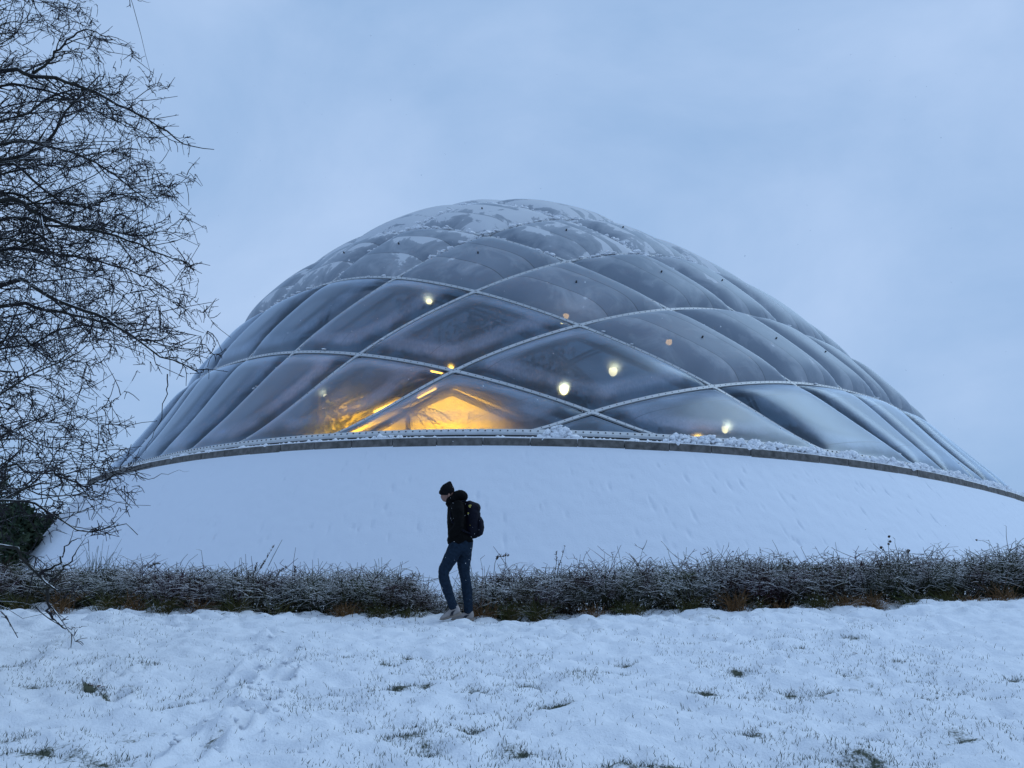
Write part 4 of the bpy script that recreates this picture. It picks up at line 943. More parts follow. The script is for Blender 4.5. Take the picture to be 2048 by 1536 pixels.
# ---------------------------------------------------------------- bare tree at the left
M_LIMB = snowy('limb_bark', (.011, .010, .012), (.022, .022, .016), 1.12, 1.3, 11, nscale=4)
tr_base = np.array([-7.6, 7.6, 0.]); tr_base[2] = float(ground_z(-7.6, 7.6)) - .1
tree = empty('bare_tree', tr_base); tag(tree, 'leafless many-branched tree reaching in from the left edge with snow on its limbs', 'tree')
rs = np.random.RandomState(91)
tz = np.linspace(0, 9.5, 14); TR = np.stack([.25 * np.sin(tz * .5) , .2 * np.cos(tz * .4) - .2, tz], 1)
t = Tubes(); t.add(TR, np.linspace(.20, .07, 14), 10); t.build('trunk', M_LIMB, tree)
def trunk_at(z): return tr_base + np.array([np.interp(z - tr_base[2], tz, TR[:, 0]), np.interp(z - tr_base[2], tz, TR[:, 1]), z - tr_base[2]])
LIMBS = [  # pixel path, depth start, depth end, radius
    ([(0, 145), (60, 150), (120, 158), (200, 190), (290, 235), (350, 275), (380, 292), (430, 301)], 7.0, 6.6, .021),
    ([(60, 152), (95, 125), (125, 90), (165, 62), (205, 70), (270, 88)], 7.0, 6.8, .013),
    ([(0, 175), (70, 178), (150, 200), (230, 240), (280, 262), (315, 275)], 7.2, 7.0, .014),
    ([(-60, 330), (0, 320), (75, 300), (110, 262), (128, 232), (150, 205), (200, 150)], 7.6, 7.4, .028),
    ([(0, 290), (90, 292), (170, 315), (240, 360), (300, 400), (330, 385), (380, 352)], 7.0, 6.9, .017),
    ([(0, 330), (60, 355), (95, 385), (150, 410), (215, 400), (300, 380)], 6.8, 6.9, .018),
    ([(0, 400), (60, 420), (90, 435), (140, 455), (230, 470), (300, 500), (360, 520), (385, 540)], 6.8, 6.5, .025),
    ([(0, 385), (70, 405), (130, 408), (190, 412), (220, 390), (290, 385), (345, 400)], 7.3, 7.2, .015),
    ([(0, 500), (80, 505), (180, 520), (270, 545), (340, 580), (395, 600)], 7.4, 7.1, .016),
    ([(0, 575), (50, 562), (90, 590), (150, 612), (215, 640), (260, 668), (300, 700), (350, 722), (395, 745)], 6.4, 6.2, .027),
    ([(0, 612), (80, 618), (150, 630), (200, 640), (270, 672), (330, 690), (415, 705)], 6.9, 6.6, .020),
    ([(0, 520), (110, 530), (220, 560), (300, 575), (360, 615), (400, 625)], 6.7, 6.6, .012),
    ([(0, 790), (60, 752), (125, 720), (170, 700), (185, 680), (230, 676), (255, 660)], 6.0, 6.0, .014),
    ([(0, 850), (100, 845), (170, 832), (205, 815), (230, 795)], 6.3, 6.3, .011),
    ([(0, 935), (60, 945), (110, 950), (170, 938), (240, 936), (270, 938), (265, 940)], 6.6, 6.4, .015),
    ([(110, 950), (180, 970), (240, 945), (300, 957), (345, 945), (380, 942)], 6.5, 6.2, .008),
    ([(0, 975), (60, 985), (120, 992), (200, 998), (250, 1005), (302, 1010)], 6.3, 6.2, .012),
    ([(0, 1003), (70, 1010), (120, 1035), (150, 1052), (182, 1066), (240, 1050), (262, 1053), (276, 1068)], 6.0, 5.9, .018),
    ([(0, 1086), (32, 1108), (62, 1132), (82, 1158), (105, 1180), (140, 1178), (200, 1165)], 5.7, 5.5, .026),
    ([(95, 1178), (96, 1205), (103, 1232), (125, 1252), (150, 1256), (176, 1253)], 5.6, 5.5, .011),
    ([(0, 1213), (30, 1230), (62, 1238), (98, 1224)], 5.6, 5.5, .010),
    ([(75, 1150), (110, 1130), (135, 1095), (165, 1070), (180, 1066)], 5.7, 5.8, .010),
    ([(90, 1170), (120, 1145), (150, 1110), (172, 1072)], 5.7, 5.9, .010),
    ([(-40, 30), (30, -20), (75, 0), (130, 25), (165, 50), (178, 52)], 7.4, 7.2, .012),
    ([(0, 90), (40, 55), (62, 20), (70, -20)], 7.2, 7.4, .009),
    ([(335, 748), (331, 800), (312, 860), (290, 905), (268, 936)], 6.2, 6.4, .0045),
    ([(230, -60), (255, -30), (272, -4), (285, 3), (299, 8)], 6.0, 5.9, .009),
    ([(0, 700), (60, 690), (120, 660), (190, 655), (260, 680), (310, 715)], 7.2, 7.0, .013),
    ([(0, 440), (100, 452), (190, 455), (270, 470), (330, 462), (395, 488)], 7.2, 7.0, .015),
    ([(0, 240), (60, 225), (110, 190), (190, 180), (260, 200), (310, 170), (340, 182)], 7.5, 7.3, .013),
    ([(0, 350), (80, 330), (150, 335), (220, 300), (270, 320), (310, 345)], 7.8, 7.5, .012),
    ([(0, 745), (50, 770), (110, 790), (150, 830), (200, 850), (225, 880)], 6.8, 6.6, .010),
    ([(0, 880), (80, 890), (140, 900), (200, 925), (250, 905), (285, 925)], 7.0, 6.8, .011),
    ([(0, 1040), (45, 1030), (95, 1035), (110, 1048)], 6.2, 6.1, .007),
]
YE = [(-60, 170), (0, 150), (80, 190), (150, 290), (250, 330), (300, 360), (350, 345), (430, 360), (500, 375), (580, 370), (650, 390), (700, 400), (745, 370), (790, 235), (880, 215), (940, 250), (1000, 250), (1060, 200), (1100, 110)]
def xenv(y): return np.interp(y, [a for a, _ in YE], [b for _, b in YE])
for k in range(30):
    y0 = rs.uniform(-60, 1010); 
    if 720 < y0 < 900 and rs.rand() < .5: continue
    xe = xenv(y0) * rs.uniform(.6, 1.0); a = rs.uniform(-.25, .3); arch = rs.uniform(-50, 40); m = 7
    kx = np.linspace(-.25, 1, m); P = [(xe * q, y0 + a * xe * q + arch * math.sin(max(q, 0) * 2.6) + rs.normal(0, 6)) for q in kx]
    d = rs.uniform(5.8, 8.6); LIMBS.append((P, d, d + rs.uniform(-.4, .3), rs.uniform(.005, .011)))
for k in range(13):
    y0 = rs.uniform(300, 760); xe = rs.uniform(120, 330); P = [(-80 + (xe + 80) * q, y0 + (rs.uniform(-60, 90)) * q * q + rs.normal(0, 8)) for q in np.linspace(0, 1, 6)]
    d = rs.uniform(6.4, 9.0); LIMBS.append((P, d, d, rs.uniform(.006, .013)))
def resample(P, n):
    P = np.asarray(P); s = np.concatenate([[0], np.cumsum(np.linalg.norm(np.diff(P, axis=0), axis=1))]); 
    # Catmull-Rom
    Pe = np.vstack([2 * P[0] - P[1], P, 2 * P[-1] - P[-2]]); out_ = []
    for w in np.linspace(0, s[-1] - 1e-6, n):
        i = max(min(np.searchsorted(s, w, 'right') - 1, len(P) - 2), 0); f = (w - s[i]) / (s[i + 1] - s[i] + 1e-9); a, b, c, d = Pe[i:i + 4]
        out_.append(.5 * ((2 * b) + (c - a) * f + (2 * a - 5 * b + 4 * c - d) * f * f + (3 * b - a - 3 * c + d) * f ** 3))
    return np.array(out_)
SEC = []; SECR = []; TW = Tubes(); SM = Tubes()
allsec = []
for (pix, d0, d1, r0) in LIMBS:
    pts = np.array([at(p[0], p[1], d0 + (d1 - d0) * q) for p, q in zip(pix, np.linspace(0, 1, len(pix)))])
    if pix[0][0] <= 0:   # carry the limb back to the trunk outside the frame
        tp = trunk_at(max(pts[0][2] - 1.0, .6 + tr_base[2])); mid_ = .5 * (tp + pts[0]) + np.array([0, 0, .1]); pts = np.vstack([tp, mid_, pts])
        rr0 = r0 * 1.7
    else: rr0 = r0
    n = max(14, int(len(pts) * 4)); P = resample(pts, n); L_ = np.linalg.norm(np.diff(P, axis=0), axis=1).sum()
    P = P + rs.normal(0, .008, P.shape) * smooth(0, .2, np.linspace(0, 1, n))[:, None]
    R_ = 1.2 * rr0 * (1 - .93 * np.linspace(0, 1, n) ** .9)
    t = Tubes(); t.add(P - tr_base, R_, 7 if r0 > .012 else 5); 
    if r0 > .012: t.build('limb', M_LIMB, tree)
    else: t.build('branch', M_LIMB, tree)
    # side shoots only where the limb is near or inside the frame
    vis = np.array([pxof(p)[0] for p in P]) > (-90 if rs.rand() < .55 else -620)
    if vis.sum() < 2: continue
    i0 = np.argmax(vis); seglen = np.linalg.norm(np.diff(P[i0:], axis=0), axis=1).sum(); ns = int(seglen / .085)
    T = np.gradient(P, axis=0); T /= np.linalg.norm(T, axis=1)[:, None]
    if r0 < .0065 and pix[0][0] > 0: ns = int(ns * .45)
    if pix[0] == (335, 748): ns = 0
    if pix[0][1] >= 1075 or pix[0] in ((95, 1178), (75, 1150), (90, 1170)): ns = int(ns * .25)
    for q in range(ns):
        w = i0 + (n - 1 - i0) * ((q + rs.rand()) / ns); a = min(int(w), n - 2); f = w - a; b0 = P[a] * (1 - f) + P[a + 1] * f; tt = T[a]
        perp = np.cross(tt, rs.normal(size=3)); perp /= np.linalg.norm(perp); ang = rs.uniform(.45, 1.1)
        dr = tt * math.cos(ang) + perp * math.sin(ang) * np.array([1, .7, 1]); dr[0] += .15; dr /= np.linalg.norm(dr); frac = (w - i0) / (n - i0)
        l = rs.uniform(.14, .68) * (1.15 - .7 * frac); m = 7; k = np.linspace(0, 1, m)[:, None]
        cv = rs.normal(0, .22, 3); cv[2] += rs.uniform(-.1, .2)
        S_ = b0 + dr * l * k + cv * l * k ** 2 + rs.normal(0, .006, (m, 3)) * k
        allsec.append((S_, min(.0092, R_[a] * .75) * rs.uniform(.6, 1.0)))
# the far side of the crown, outside the frame: limbs leaving the trunk in every other direction
for k in range(34):
    z0 = rs.uniform(1.6, 9.2); tp = trunk_at(z0 + tr_base[2]); az = rs.uniform(1.2, 5.1); Lb = rs.uniform(1.6, 3.6) * (1.1 - .06 * z0); m = 10; kk = np.linspace(0, 1, m)[:, None]
    dr = np.array([math.cos(az), math.sin(az), rs.uniform(.1, .5)]); P = tp + dr * Lb * kk + np.array([0, 0, -.45]) * Lb * kk ** 2 + rs.normal(0, .035, (m, 3)) * kk
    t = Tubes(); t.add(P - tr_base, np.linspace(.032, .004, m), 5); t.build('branch', M_LIMB, tree)
    T = np.gradient(P, axis=0); T /= np.linalg.norm(T, axis=1)[:, None]
    for q in range(int(Lb / .11)):
        w = rs.uniform(.2, 1) * (m - 1.01); a = int(w); perp = np.cross(T[a], rs.normal(size=3)); perp /= np.linalg.norm(perp); ang = rs.uniform(.4, 1.0); d_ = T[a] * math.cos(ang) + perp * math.sin(ang); kq = np.linspace(0, 1, 7)[:, None]
        allsec.append((P[a] * (1 - w + a) + P[a + 1] * (w - a) + d_ * rs.uniform(.25, .8) * kq + rs.normal(0, .12, 3) * kq ** 2, rs.uniform(.003, .006)))
S_ = np.array([a for a, _ in allsec]); r_ = np.array([b for _, b in allsec])
# keep the silhouette inside the photographed outline
px_ = np.array([pxof(s[-1]) for s in S_]); keep = (px_[:, 0] < xenv(px_[:, 1]) + 45) 
S_, r_ = S_[keep], r_[keep]
SM.bulk(S_ - tr_base, r_[:, None] * np.linspace(1, .42, 7)[None], 4); SM.build('shoot', M_LIMB, tree, 'stuff')
def children_of(S_, n, lmin, lmax, m, bend, r0, r1, seed, fwd=.8):
    rs = np.random.RandomState(seed); si = rs.randint(0, len(S_), n); M_ = S_.shape[1]; k = rs.uniform(.15, 1, n) * (M_ - 1.001); a = k.astype(int); f = (k - a)[:, None]
    B = S_[si, a] * (1 - f) + S_[si, a + 1] * f; T = S_[si, a + 1] - S_[si, a]; T /= np.linalg.norm(T, axis=1)[:, None] + 1e-9
    d = T * fwd + rs.normal(size=(n, 3)) * .75; d /= np.linalg.norm(d, axis=1)[:, None]; P = wander(B, d, rs.uniform(lmin, lmax, n), m, bend, rs, .05); return P, np.linspace(r0, r1, m)[None] * np.ones((n, 1))
T1, R1 = children_of(S_, int(len(S_) * 3.2), .04, .15, 4, .7, .0046, .0026, 5)
TW.bulk(T1 - tr_base, R1, 3)
T2, R2 = children_of(T1, len(S_) * 4, .015, .04, 3, .5, .0032, .0022, 6, .6)
TW.bulk(T2 - tr_base, R2, 3)
# hooked clusters at the shoot tips
tips = S_[:, -1]; n = len(tips) * 3; rs2 = np.random.RandomState(8); d = rs2.normal(size=(n, 3)); d[:, 0] += .5; d[:, 2] += .3; d /= np.linalg.norm(d, axis=1)[:, None]
T3 = wander(np.repeat(tips, 3, 0), d, rs2.uniform(.03, .06, n), 5, .5, rs2, .9); TW.bulk(T3 - tr_base, np.linspace(.0028, .0022, 5)[None] * np.ones((n, 1)), 3)
TW.build('twig', M_TWIG, tree, 'stuff')

# ---------------------------------------------------------------- grass blades through the snow
M_GRASS = simple('grass_blade', (.028, .042, .028), .6, .5, 9)
rs = np.random.RandomState(17); GP = []; GH = []
for (a, b, r) in TUFTS:
    n = int(95 * (r / .15) ** 1.5); q = rs.normal(0, .5, (n, 2)) * r; GP.append(np.stack([a + q[:, 0] * 1.15, b + q[:, 1] * .8], 1)); GH.append(rs.uniform(.012, .05, n))
n = 110000; X = rs.uniform(-5, 5, n); Y = 3.3 + 7.0 * rs.rand(n) ** 1.25; w = fbm(X, Y, .7, 200, 3) + .35 * fbm(X, Y, .12, 201, 2); kp = (rs.rand(n) < .10 + .62 * smooth(-.03, .14, w)) & (np.abs(X) < Y * .72) & (rs.rand(n) < .75 - .5 * smooth(6, 9.5, Y))
X, Y = X[kp], Y[kp]; GP.append(np.stack([X, Y], 1)); GH.append(rs.uniform(.008, .042, len(X)) * np.where(rs.rand(len(X)) < .06, 1.6, 1))
P = np.vstack(GP); Hh = np.concatenate(GH); n = len(P)
zb = ground_z(P[:, 0], P[:, 1]) + detail(P[:, 0], P[:, 1]) - .012
B = np.stack([P[:, 0], P[:, 1], zb], 1); d = rs.normal(0, .42, (n, 3)); d[:, 2] = 1; d /= np.linalg.norm(d, axis=1)[:, None]; Hh = Hh + .012
wd = rs.uniform(.0013, .0027, n)[:, None]; sd = rs.normal(size=(n, 3)); sd[:, 2] = 0; sd[:, 1] *= .4; sd /= np.linalg.norm(sd, axis=1)[:, None]
M1 = B + d * Hh[:, None] * .55; M2 = B + d * Hh[:, None] + rs.normal(0, .2, (n, 3)) * Hh[:, None] * [1, 1, .2]
V = np.stack([B - sd * wd, B + sd * wd, M1 + sd * wd * .8, M1 - sd * wd * .8, M2], 1).reshape(-1, 3); o5 = np.arange(n)[:, None] * 5
tag(link('grass', mesh_np('grass', V, [o5 + [0, 1, 2, 3], o5 + [3, 2, 4]], False), M_GRASS), 'dark green grass blades poking through the thin snow', 'grass', kind='stuff')
# scraps of twig and dead plant at the snowy foot of the hedges
n = 1500; X = rs.uniform(-7.5, 7.8, n); Y = 10.55 + rs.rand(n) * .35; B = np.stack([X, Y, ground_z(X, Y) + detail(X, Y) - .01], 1); d = rs.normal(size=(n, 3)); d[:, 2] = np.abs(d[:, 2]); d /= np.linalg.norm(d, axis=1)[:, None]
t = Tubes(); t.bulk(wander(B, d, rs.uniform(.03, .12, n), 4, .3, rs, .2), np.linspace(.004, .0015, 4)[None] * np.ones((n, 1)), 3)
tag(t.build('plant_litter', M_HEDGE_LOW), 'dark plant scraps along the snowy foot of the hedges', 'plant litter', kind='stuff')
# clods kicked up along the footprint trail
CL = []; RL = []
for (a, b, r) in PRINTS[:18]:
    for q in range(7):
        x = a + rs.normal(0, r * 1.3); y = b + rs.normal(0, r * 1.4); CL.append([x, y, float(ground_z(x, y) + detail(np.array([x]), np.array([y]))[0]) + .004]); s_ = rs.uniform(.005, .022); RL.append([s_ * 1.3, s_ * 1.2, s_ * .8])
bm = bmesh.new(); bmesh.ops.create_icosphere(bm, subdivisions=2, radius=1); Bv = np.array([v_.co[:] for v_ in bm.verts]); Ft = np.array([[v_.index for v_ in f_.verts] for f_ in bm.faces]); bm.free(); Vs = []; Fs = []
for a in range(len(CL)):
    w = 1 + .25 * np.sin(Bv @ rs.normal(0, 3, 3) + rs.rand() * 6) + .15 * np.sin(Bv @ rs.normal(0, 6, 3)); Vs.append(np.array(CL[a]) + Bv * w[:, None] * np.array(RL[a])); Fs.append(Ft + a * len(Bv))
tag(link('snow_clod', mesh_np('snow_clod', np.concatenate(Vs), np.concatenate(Fs)), M_SNOW), 'broken snow clods along the footprint trail', 'snow', kind='stuff')
M_FALLEN = simple('fallen_leaf', (.07, .030, .018), .8, .4, 30)
for (px, py, lab) in [(183, 1377, 'brown dead leaves in the bare hollow at left'), (1711, 1309, 'single dark fallen leaf on the snow at right')]:
    P = ray_ground(px, py); e = empty('fallen_leaf', P + np.array([0, 0, .012])); tag(e, lab, 'leaf'); V = []; F_ = []
    for q in range(7 if px < 400 else 1):
        c = np.array([rs.normal(0, .05), rs.normal(0, .04), rs.uniform(-.005, .015)]) * (px < 400); a = rs.uniform(0, 6.3); s_ = rs.uniform(.02, .035); ax = np.array([math.cos(a), math.sin(a), .2]); bx = np.array([-math.sin(a), math.cos(a), .3]); b0 = len(V)
        V += [c - ax * s_, c + bx * s_ * .5, c + ax * s_, c - bx * s_ * .5 + [0, 0, .008]]; F_.append([b0, b0 + 1, b0 + 2, b0 + 3])
    link('leaf_blade', mesh_np('leaf_blade', V, np.array(F_), False), M_FALLEN, e)

# ---------------------------------------------------------------- the walking person
SCL = 1 / 771.0 * 1.0
foot = ray_ground(919.6, 1243); 
scale = 1.0
for _ in range(8):   # match the photographed height
    y_top = pxof(foot + np.array([0, 0, (1455 - 100) * SCL * scale]))[1]; scale *= (1243 - 961) / (1243 - y_top)
PS = SCL * scale
def pp(zx, zy, y=0.0): return np.array([(zx - 430) * PS, y, (1455 - zy) * PS])
person = empty('person', foot); tag(person, 'person in black jacket, beanie and blue jeans walking left past the hedge', 'person')
class Blob:
    """tapered elliptical lofts merged by voxel remesh into one skin"""
    def __init__(s): s.V = []; s.F = []; s.n = 0
    def loft(s, C, RX, RY, k=16):
        C = np.asarray(C, float); m = len(C); T = np.gradient(C, axis=0); T /= np.linalg.norm(T, axis=1)[:, None]
        Yx = np.tile([0., 1, 0], (m, 1)); Yx -= T * (Yx * T).sum(1)[:, None]; Yx /= np.linalg.norm(Yx, axis=1)[:, None]; Xx = np.cross(Yx, T)
        a = np.arange(k) * 2 * math.pi / k; RX = np.broadcast_to(RX, (m,)); RY = np.broadcast_to(RY, (m,))
        V = C[:, None] + RX[:, None, None] * Xx[:, None] * np.cos(a)[None, :, None] + RY[:, None, None] * Yx[:, None] * np.sin(a)[None, :, None]
        n0 = s.n; s.V.append(V.reshape(-1, 3)); i, j = np.meshgrid(np.arange(m - 1), np.arange(k), indexing='ij'); j2 = (j + 1) % k
        s.F += (np.stack([i * k + j, i * k + j2, (i + 1) * k + j2, (i + 1) * k + j], -1).reshape(-1, 4) + n0).tolist()
        c0, c1 = n0 + m * k, n0 + m * k + 1; s.V.append(np.array([C[0] - T[0] * min(RX[0], RY[0]) * .5, C[-1] + T[-1] * min(RX[-1], RY[-1]) * .5]))
        for j in range(k): s.F.append([c0, n0 + (j + 1) % k, n0 + j]); s.F.append([c1, n0 + (m - 1) * k + j, n0 + (m - 1) * k + (j + 1) % k])
        s.n += m * k + 2
    def ell(s, c, r, rot=0.0):
        bm = bmesh.new(); bmesh.ops.create_icosphere(bm, subdivisions=3, radius=1); V = np.array([v_.co[:] for v_ in bm.verts]) * r
        cr_, sr_ = math.cos(rot), math.sin(rot); V = np.stack([V[:, 0] * cr_ + V[:, 2] * sr_, V[:, 1], -V[:, 0] * sr_ + V[:, 2] * cr_], 1) + c
        s.F += [[s.n + v_.index for v_ in f_.verts] for f_ in bm.faces]; s.V.append(V); s.n += len(V); bm.free()
    def build(s, name, m, parent, vox=.009, smooth_it=4, wr=0.0, wscale=.06):
        me_ = bpy.data.meshes.new(name); me_.from_pydata(np.concatenate(s.V).tolist(), [], s.F); me_.update(); o = link(name, me_, m, parent)
        md = o.modifiers.new('remesh', 'REMESH'); md.mode = 'VOXEL'; md.voxel_size = vox; md.use_smooth_shade = True
        ms = o.modifiers.new('smooth', 'SMOOTH'); ms.factor = .5; ms.iterations = smooth_it
        if wr:
            tx = bpy.data.textures.new(name + '_folds', 'CLOUDS'); tx.noise_scale = wscale; md2 = o.modifiers.new('folds', 'DISPLACE'); md2.texture = tx; md2.strength = wr; md2.mid_level = .5
        return o
M_SKIN = simple('skin', (.26, .14, .11), .55, .1, 20); M_JACKET = simple('black_jacket', (.0045, .0045, .005), .9, .3, 20, .3, spec=.08); M_JEANS = simple('blue_jeans', (.012, .023, .040), .9, .3, 30, .3, spec=.1)
M_BEANIE = simple('black_wool', (.008, .008, .010), .95, .3, 60, .5, spec=.1); M_SHOE = simple('shoe_grey', (.30, .27, .26), .7, .15, 20); M_SOLE = simple('shoe_sole', (.25, .21, .18), .8, .15, 20); M_STRIPE = simple('shoe_stripe', (.02, .02, .03), .6, .1)
M_NAVY = simple('navy_backpack', (.004, .0045, .011), .85, .3, 20, .3, spec=.15); M_YEL = simple('backpack_print', (.30, .26, .06), .8, .2)
M_HAIR = simple('hair', (.05, .035, .025), .8, .2, 40)
# body: head, neck, torso, arms, legs in one skin
b = Blob(); u = 60 * PS
b.ell(pp(262, 222), (.092, .075, .108), -.25)                       # skull
b.ell(pp(240, 262), (.058, .055, .062), -.2)                       # face / jaw
b.ell(pp(238, 296), (.036, .040, .026), .3)                        # chin
b.loft([pp(216, 244), pp(206, 268), pp(208, 276)], [.010, .016, .010], [.010, .017, .016], 10)   # nose
b.ell(pp(218, 240), (.018, .050, .012)); b.ell(pp(219, 288), (.010, .024, .006)); b.ell(pp(220, 296), (.010, .022, .006))
for sg in (-1, 1): b.ell(pp(282, 256, sg * .074), (.016, .010, .028), -.2)
b.loft([pp(272, 270), pp(300, 330), pp(330, 370)], [.055, .055, .08], [.055, .06, .10])
b.loft([pp(345, 345), pp(365, 420), pp(375, 560), pp(400, 680), pp(420, 740)], [.07, .11, .11, .105, .10], [.13, .17, .15, .145, .15])
LEGA = [pp(385, 730, -.075), pp(330, 850, -.085), pp(262, 985, -.09), pp(262, 1040, -.09), pp(300, 1150, -.085), pp(345, 1260, -.085), pp(372, 1330, -.085)]
LEGB = [pp(450, 740, .075), pp(445, 870, .085), pp(450, 990, .09), pp(468, 1050, .09), pp(490, 1180, .085), pp(503, 1290, .085), pp(508, 1375, .085)]
for Lg in (LEGA, LEGB): b.loft(Lg, np.array([.082, .072, .055, .052, .052, .038, .034]), np.array([.078, .07, .052, .05, .05, .036, .034]))
for sg in (-1, 1):
    b.loft([pp(365, 350, sg * .15), pp(375, 450, sg * .21), pp(395, 545, sg * .22), pp(375, 600, sg * .20), pp(350, 635, sg * .16)], [.04, .035, .03, .026, .02], [.04, .035, .03, .026, .02])
b.build('body', M_SKIN, person, .007, 3)
for sg in (-1, 1):
    bm = bmesh.new(); bmesh.ops.create_uvsphere(bm, u_segments=10, v_segments=8, radius=.011); me_ = bpy.data.meshes.new('eye'); bm.to_mesh(me_); bm.free(); o = link('eye', me_, M_BEANIE, person); o.location = pp(224, 254, sg * .030)
# short hair under the beanie at the nape
b = Blob(); b.ell(pp(292, 262), (.045, .066, .05)); b.build('hair', M_HAIR, person, .009)
# beanie with a slack peak
b = Blob(); b.loft([pp(252, 238), pp(257, 200), pp(268, 165), pp(280, 135), pp(284, 112)], [.092, .094, .075, .042, .014], [.086, .088, .07, .04, .014], 20)
b.ell(pp(262, 205), (.094, .088, .09), -.3); b.loft([pp(246, 246), pp(250, 222)], [.095, .096], [.088, .089], 20)
b.build('beanie', M_BEANIE, person, .008, 3, .006, .02)
# jacket: body, sleeves running into the pockets, bunched hood
b = Blob()
b.loft([pp(355, 330), pp(365, 365), pp(370, 430), pp(375, 520), pp(388, 610), pp(405, 675), pp(425, 712)], [.10, .125, .135, .138, .140, .145, .140], [.15, .205, .215, .20, .19, .19, .18], 24)
b.ell(pp(335, 690), (.075, .16, .075), .2)
b.ell(pp(320, 705), (.05, .15, .05))
b.loft([pp(455, 655), pp(500, 690), pp(530, 697)], [.07, .055, .02], [.17, .16, .13])
b.ell(pp(405, 255), (.085, .13, .075), .2); b.ell(pp(425, 262), (.055, .11, .055)); b.ell(pp(365, 265), (.07, .12, .085), -.4); b.ell(pp(385, 225), (.045, .10, .035), .3)
b.loft([pp(300, 262), pp(278, 300), pp(262, 345)], [.022, .030, .022], [.10, .10, .07])     # collar edge under the chin
b.ell(pp(300, 330), (.06, .11, .06)); b.ell(pp(330, 300), (.075, .12, .07))
for sg in (-1, 1):
    b.loft([pp(372, 350, sg * .16), pp(385, 400, sg * .215), pp(395, 480, sg * .235), pp(400, 555, sg * .235), pp(360, 610, sg * .215), pp(325, 635, sg * .17)], [.085, .078, .070, .066, .060, .055], [.07, .068, .06, .06, .055, .05])
b.build('jacket', M_JACKET, person, .010, 3, .020, .07)
# jeans
b = Blob(); b.loft([pp(430, 690), pp(428, 740), pp(425, 790)], [.135, .140, .125], [.165, .165, .155], 20); b.ell(pp(478, 745), (.075, .13, .085)); b.ell(pp(462, 800), (.06, .12, .07))
for Lg, kx in ((LEGA, 0), (LEGB, 1)):
    Lg2 = [p_.copy() for p_ in Lg]; Lg2.append(Lg[-1] + (Lg[-1] - Lg[-2]) * .05)
    b.loft(Lg2, np.array([.105, .095, .074, .070, .068, .058, .057, .057]) * (1.0), np.array([.095, .09, .072, .07, .066, .058, .056, .056]))
for q, y_ in ((pp(365, 1318, -.085), 1), (pp(505, 1350, .085), 1)): b.ell(q, (.058, .055, .03))
b.build('jeans', M_JEANS, person, .009, 3, .016, .05)
# trainers
def shoe(heel, toe, ytw, name='shoe'):
    heel = np.array(heel); toe = np.array(toe); ax = toe - heel; L_ = np.linalg.norm(ax); ax /= L_; up = np.array([-ax[2], 0, ax[0]]); up = up if up[2] > 0 else -up
    e = empty(name, (0, 0, 0)); e.parent = person
    P = lambda f_, h_: heel + ax * L_ * f_ + up * h_
    s_ = Blob(); s_.loft([P(.02, .055), P(.18, .062), P(.40, .060), P(.62, .048), P(.82, .038), P(.97, .028)], [.040, .050, .048, .036, .026, .014], [.034, .040, .042, .046, .046, .030], 16)
    s_.loft([P(.12, .06), P(.16, .115)], [.045, .045], [.040, .042]); s_.ell(P(.32, .085), (.05, .038, .025))
    o = s_.build('upper', M_SHOE, e, .006, 2)
    s_ = Blob(); s_.loft([P(-.03, .018), P(.15, .016), P(.4, .014), P(.65, .012), P(.88, .014), P(1.02, .022)], [.022, .019, .016, .016, .014, .008], [.034, .040, .040, .048, .046, .028], 16); s_.build('sole', M_SOLE, e, .006, 1)
    for sg in (-1, 1):
        for q in (.40, .47):
            t = Tubes(); t.add([P(q, .025) + [0, sg * .050, 0], P(q - .10, .062) + [0, sg * .049, 0], P(q - .2, .075) + [0, sg * .045, 0]], [.006, .009, .004], 5); t.build('stripe', M_STRIPE, e)
shoe(pp(432, 1352, -.085) + np.array([.012, 0, -.05]), pp(250, 1450, -.085), 0)
shoe(pp(556, 1452, .085), pp(345, 1456, .085), 0)
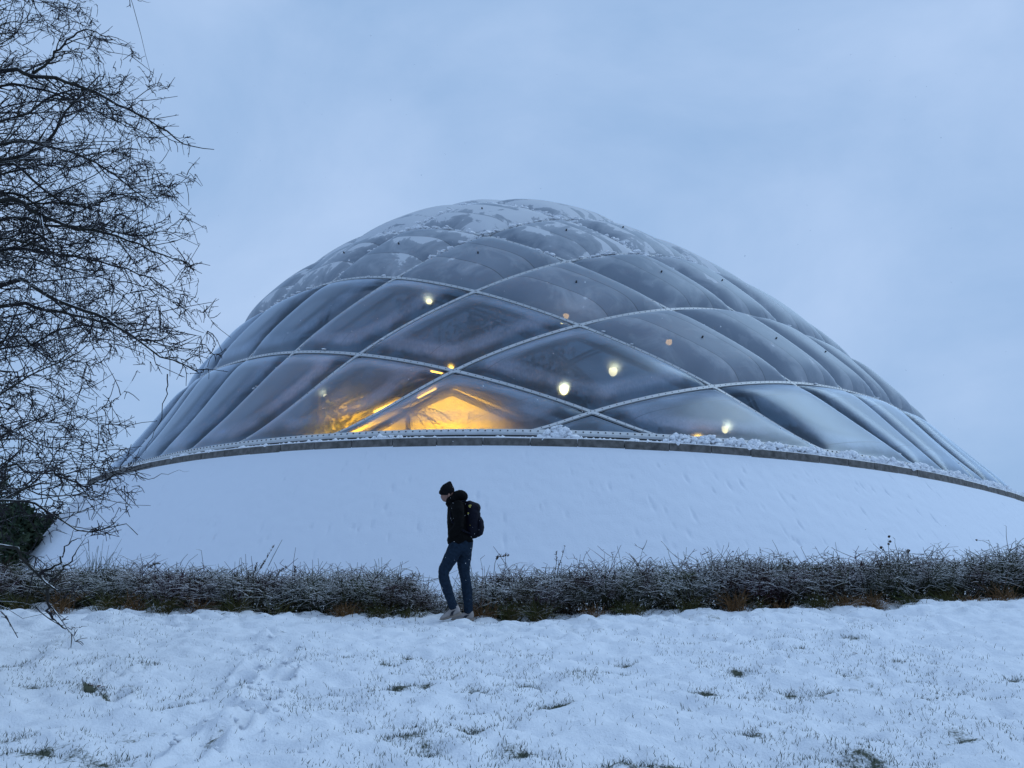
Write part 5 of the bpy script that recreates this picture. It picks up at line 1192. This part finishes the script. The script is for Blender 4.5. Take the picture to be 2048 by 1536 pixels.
# backpack: worn by the person, a thing of its own
bp_ = empty('backpack', foot + np.array([0, 0, 0])); tag(bp_, 'dark navy backpack with a bulging front pocket on the walking person\'s back', 'backpack')
b = Blob(); b.loft([pp(470, 318), pp(500, 350), pp(520, 430), pp(525, 520), pp(530, 600), pp(520, 648)], [.040, .085, .105, .105, .10, .075], [.09, .13, .145, .15, .15, .13], 20)
b.ell(pp(545, 380), (.070, .12, .080), .5); b.build('main_bag', M_NAVY, bp_, .009, 3, .012, .05)
b = Blob(); b.loft([pp(585, 462), pp(600, 500), pp(606, 560), pp(598, 615), pp(575, 640)], [.028, .042, .046, .044, .025], [.09, .115, .12, .12, .10], 16); b.build('front_pocket', M_NAVY, bp_, .008, 2, .008, .04)
for sg in (-1, 1):
    t = Tubes(); t.add([pp(478, 322, sg * .08), pp(420, 312, sg * .11), pp(340, 352, sg * .14), pp(262, 420, sg * .13), pp(255, 500, sg * .13)][0:3] + [pp(305, 430, sg * .16), pp(330, 520, sg * .19), pp(440, 600, sg * .20), pp(500, 625, sg * .13)], .014, 6); t.build('shoulder_strap', M_NAVY, bp_)
b = Blob()
for (a, c, s_) in ((493, 362, .016), (505, 355, .010), (498, 372, .010), (482, 432, .013), (505, 548, .006), (428, 442, .005)): b.ell(pp(a, c, -.148 if a > 470 else -.2), (s_, .010, s_ * 1.1))
b.build('yellow_print', M_YEL, bp_, .004, 1)
t = Tubes(); t.add([pp(600, 490, 0), pp(632, 500, 0)], [.006, .004], 5); t.build('zip_pull', M_NAVY, bp_)

# ---------------------------------------------------------------- a few falling flakes
rs = np.random.RandomState(23); n = 900; Y = rs.uniform(3.0, 24, n); u_ = rs.uniform(-.68, .68, n); v_ = rs.uniform(-.25, .8, n); P = np.stack([u_ * Y, Y, CAMZ + v_ * Y * .9 + .3], 1)
P = P[P[:, 2] > ground_z(P[:, 0], P[:, 1]) + .1]; P = P[(P[:, 1] < 11) | (P[:, 1] < 16)]
extra = foot + np.stack([rs.uniform(-.4, .4, 60), rs.uniform(-1.6, -.35, 60), rs.uniform(.2, 1.6, 60)], 1); P = np.vstack([P, extra]); n = len(P)
B = np.array([[1, 0, 0], [-1, 0, 0], [0, 1, 0], [0, -1, 0], [0, 0, 1], [0, 0, -1.]]); r_ = rs.uniform(.0016, .0036, (n, 1, 1)); V = (P[:, None] + B[None] * r_ * [1, 1, 1.3]).reshape(-1, 3)
Ft = np.array([[0, 2, 4], [2, 1, 4], [1, 3, 4], [3, 0, 4], [2, 0, 5], [1, 2, 5], [3, 1, 5], [0, 3, 5]]); Fs = (Ft[None] + np.arange(n)[:, None, None] * 6).reshape(-1, 3)
tag(link('falling_snow', mesh_np('falling_snow', V, Fs), M_SNOW_CLUMP), 'sparse snowflakes drifting in the air', 'snow', kind='stuff')
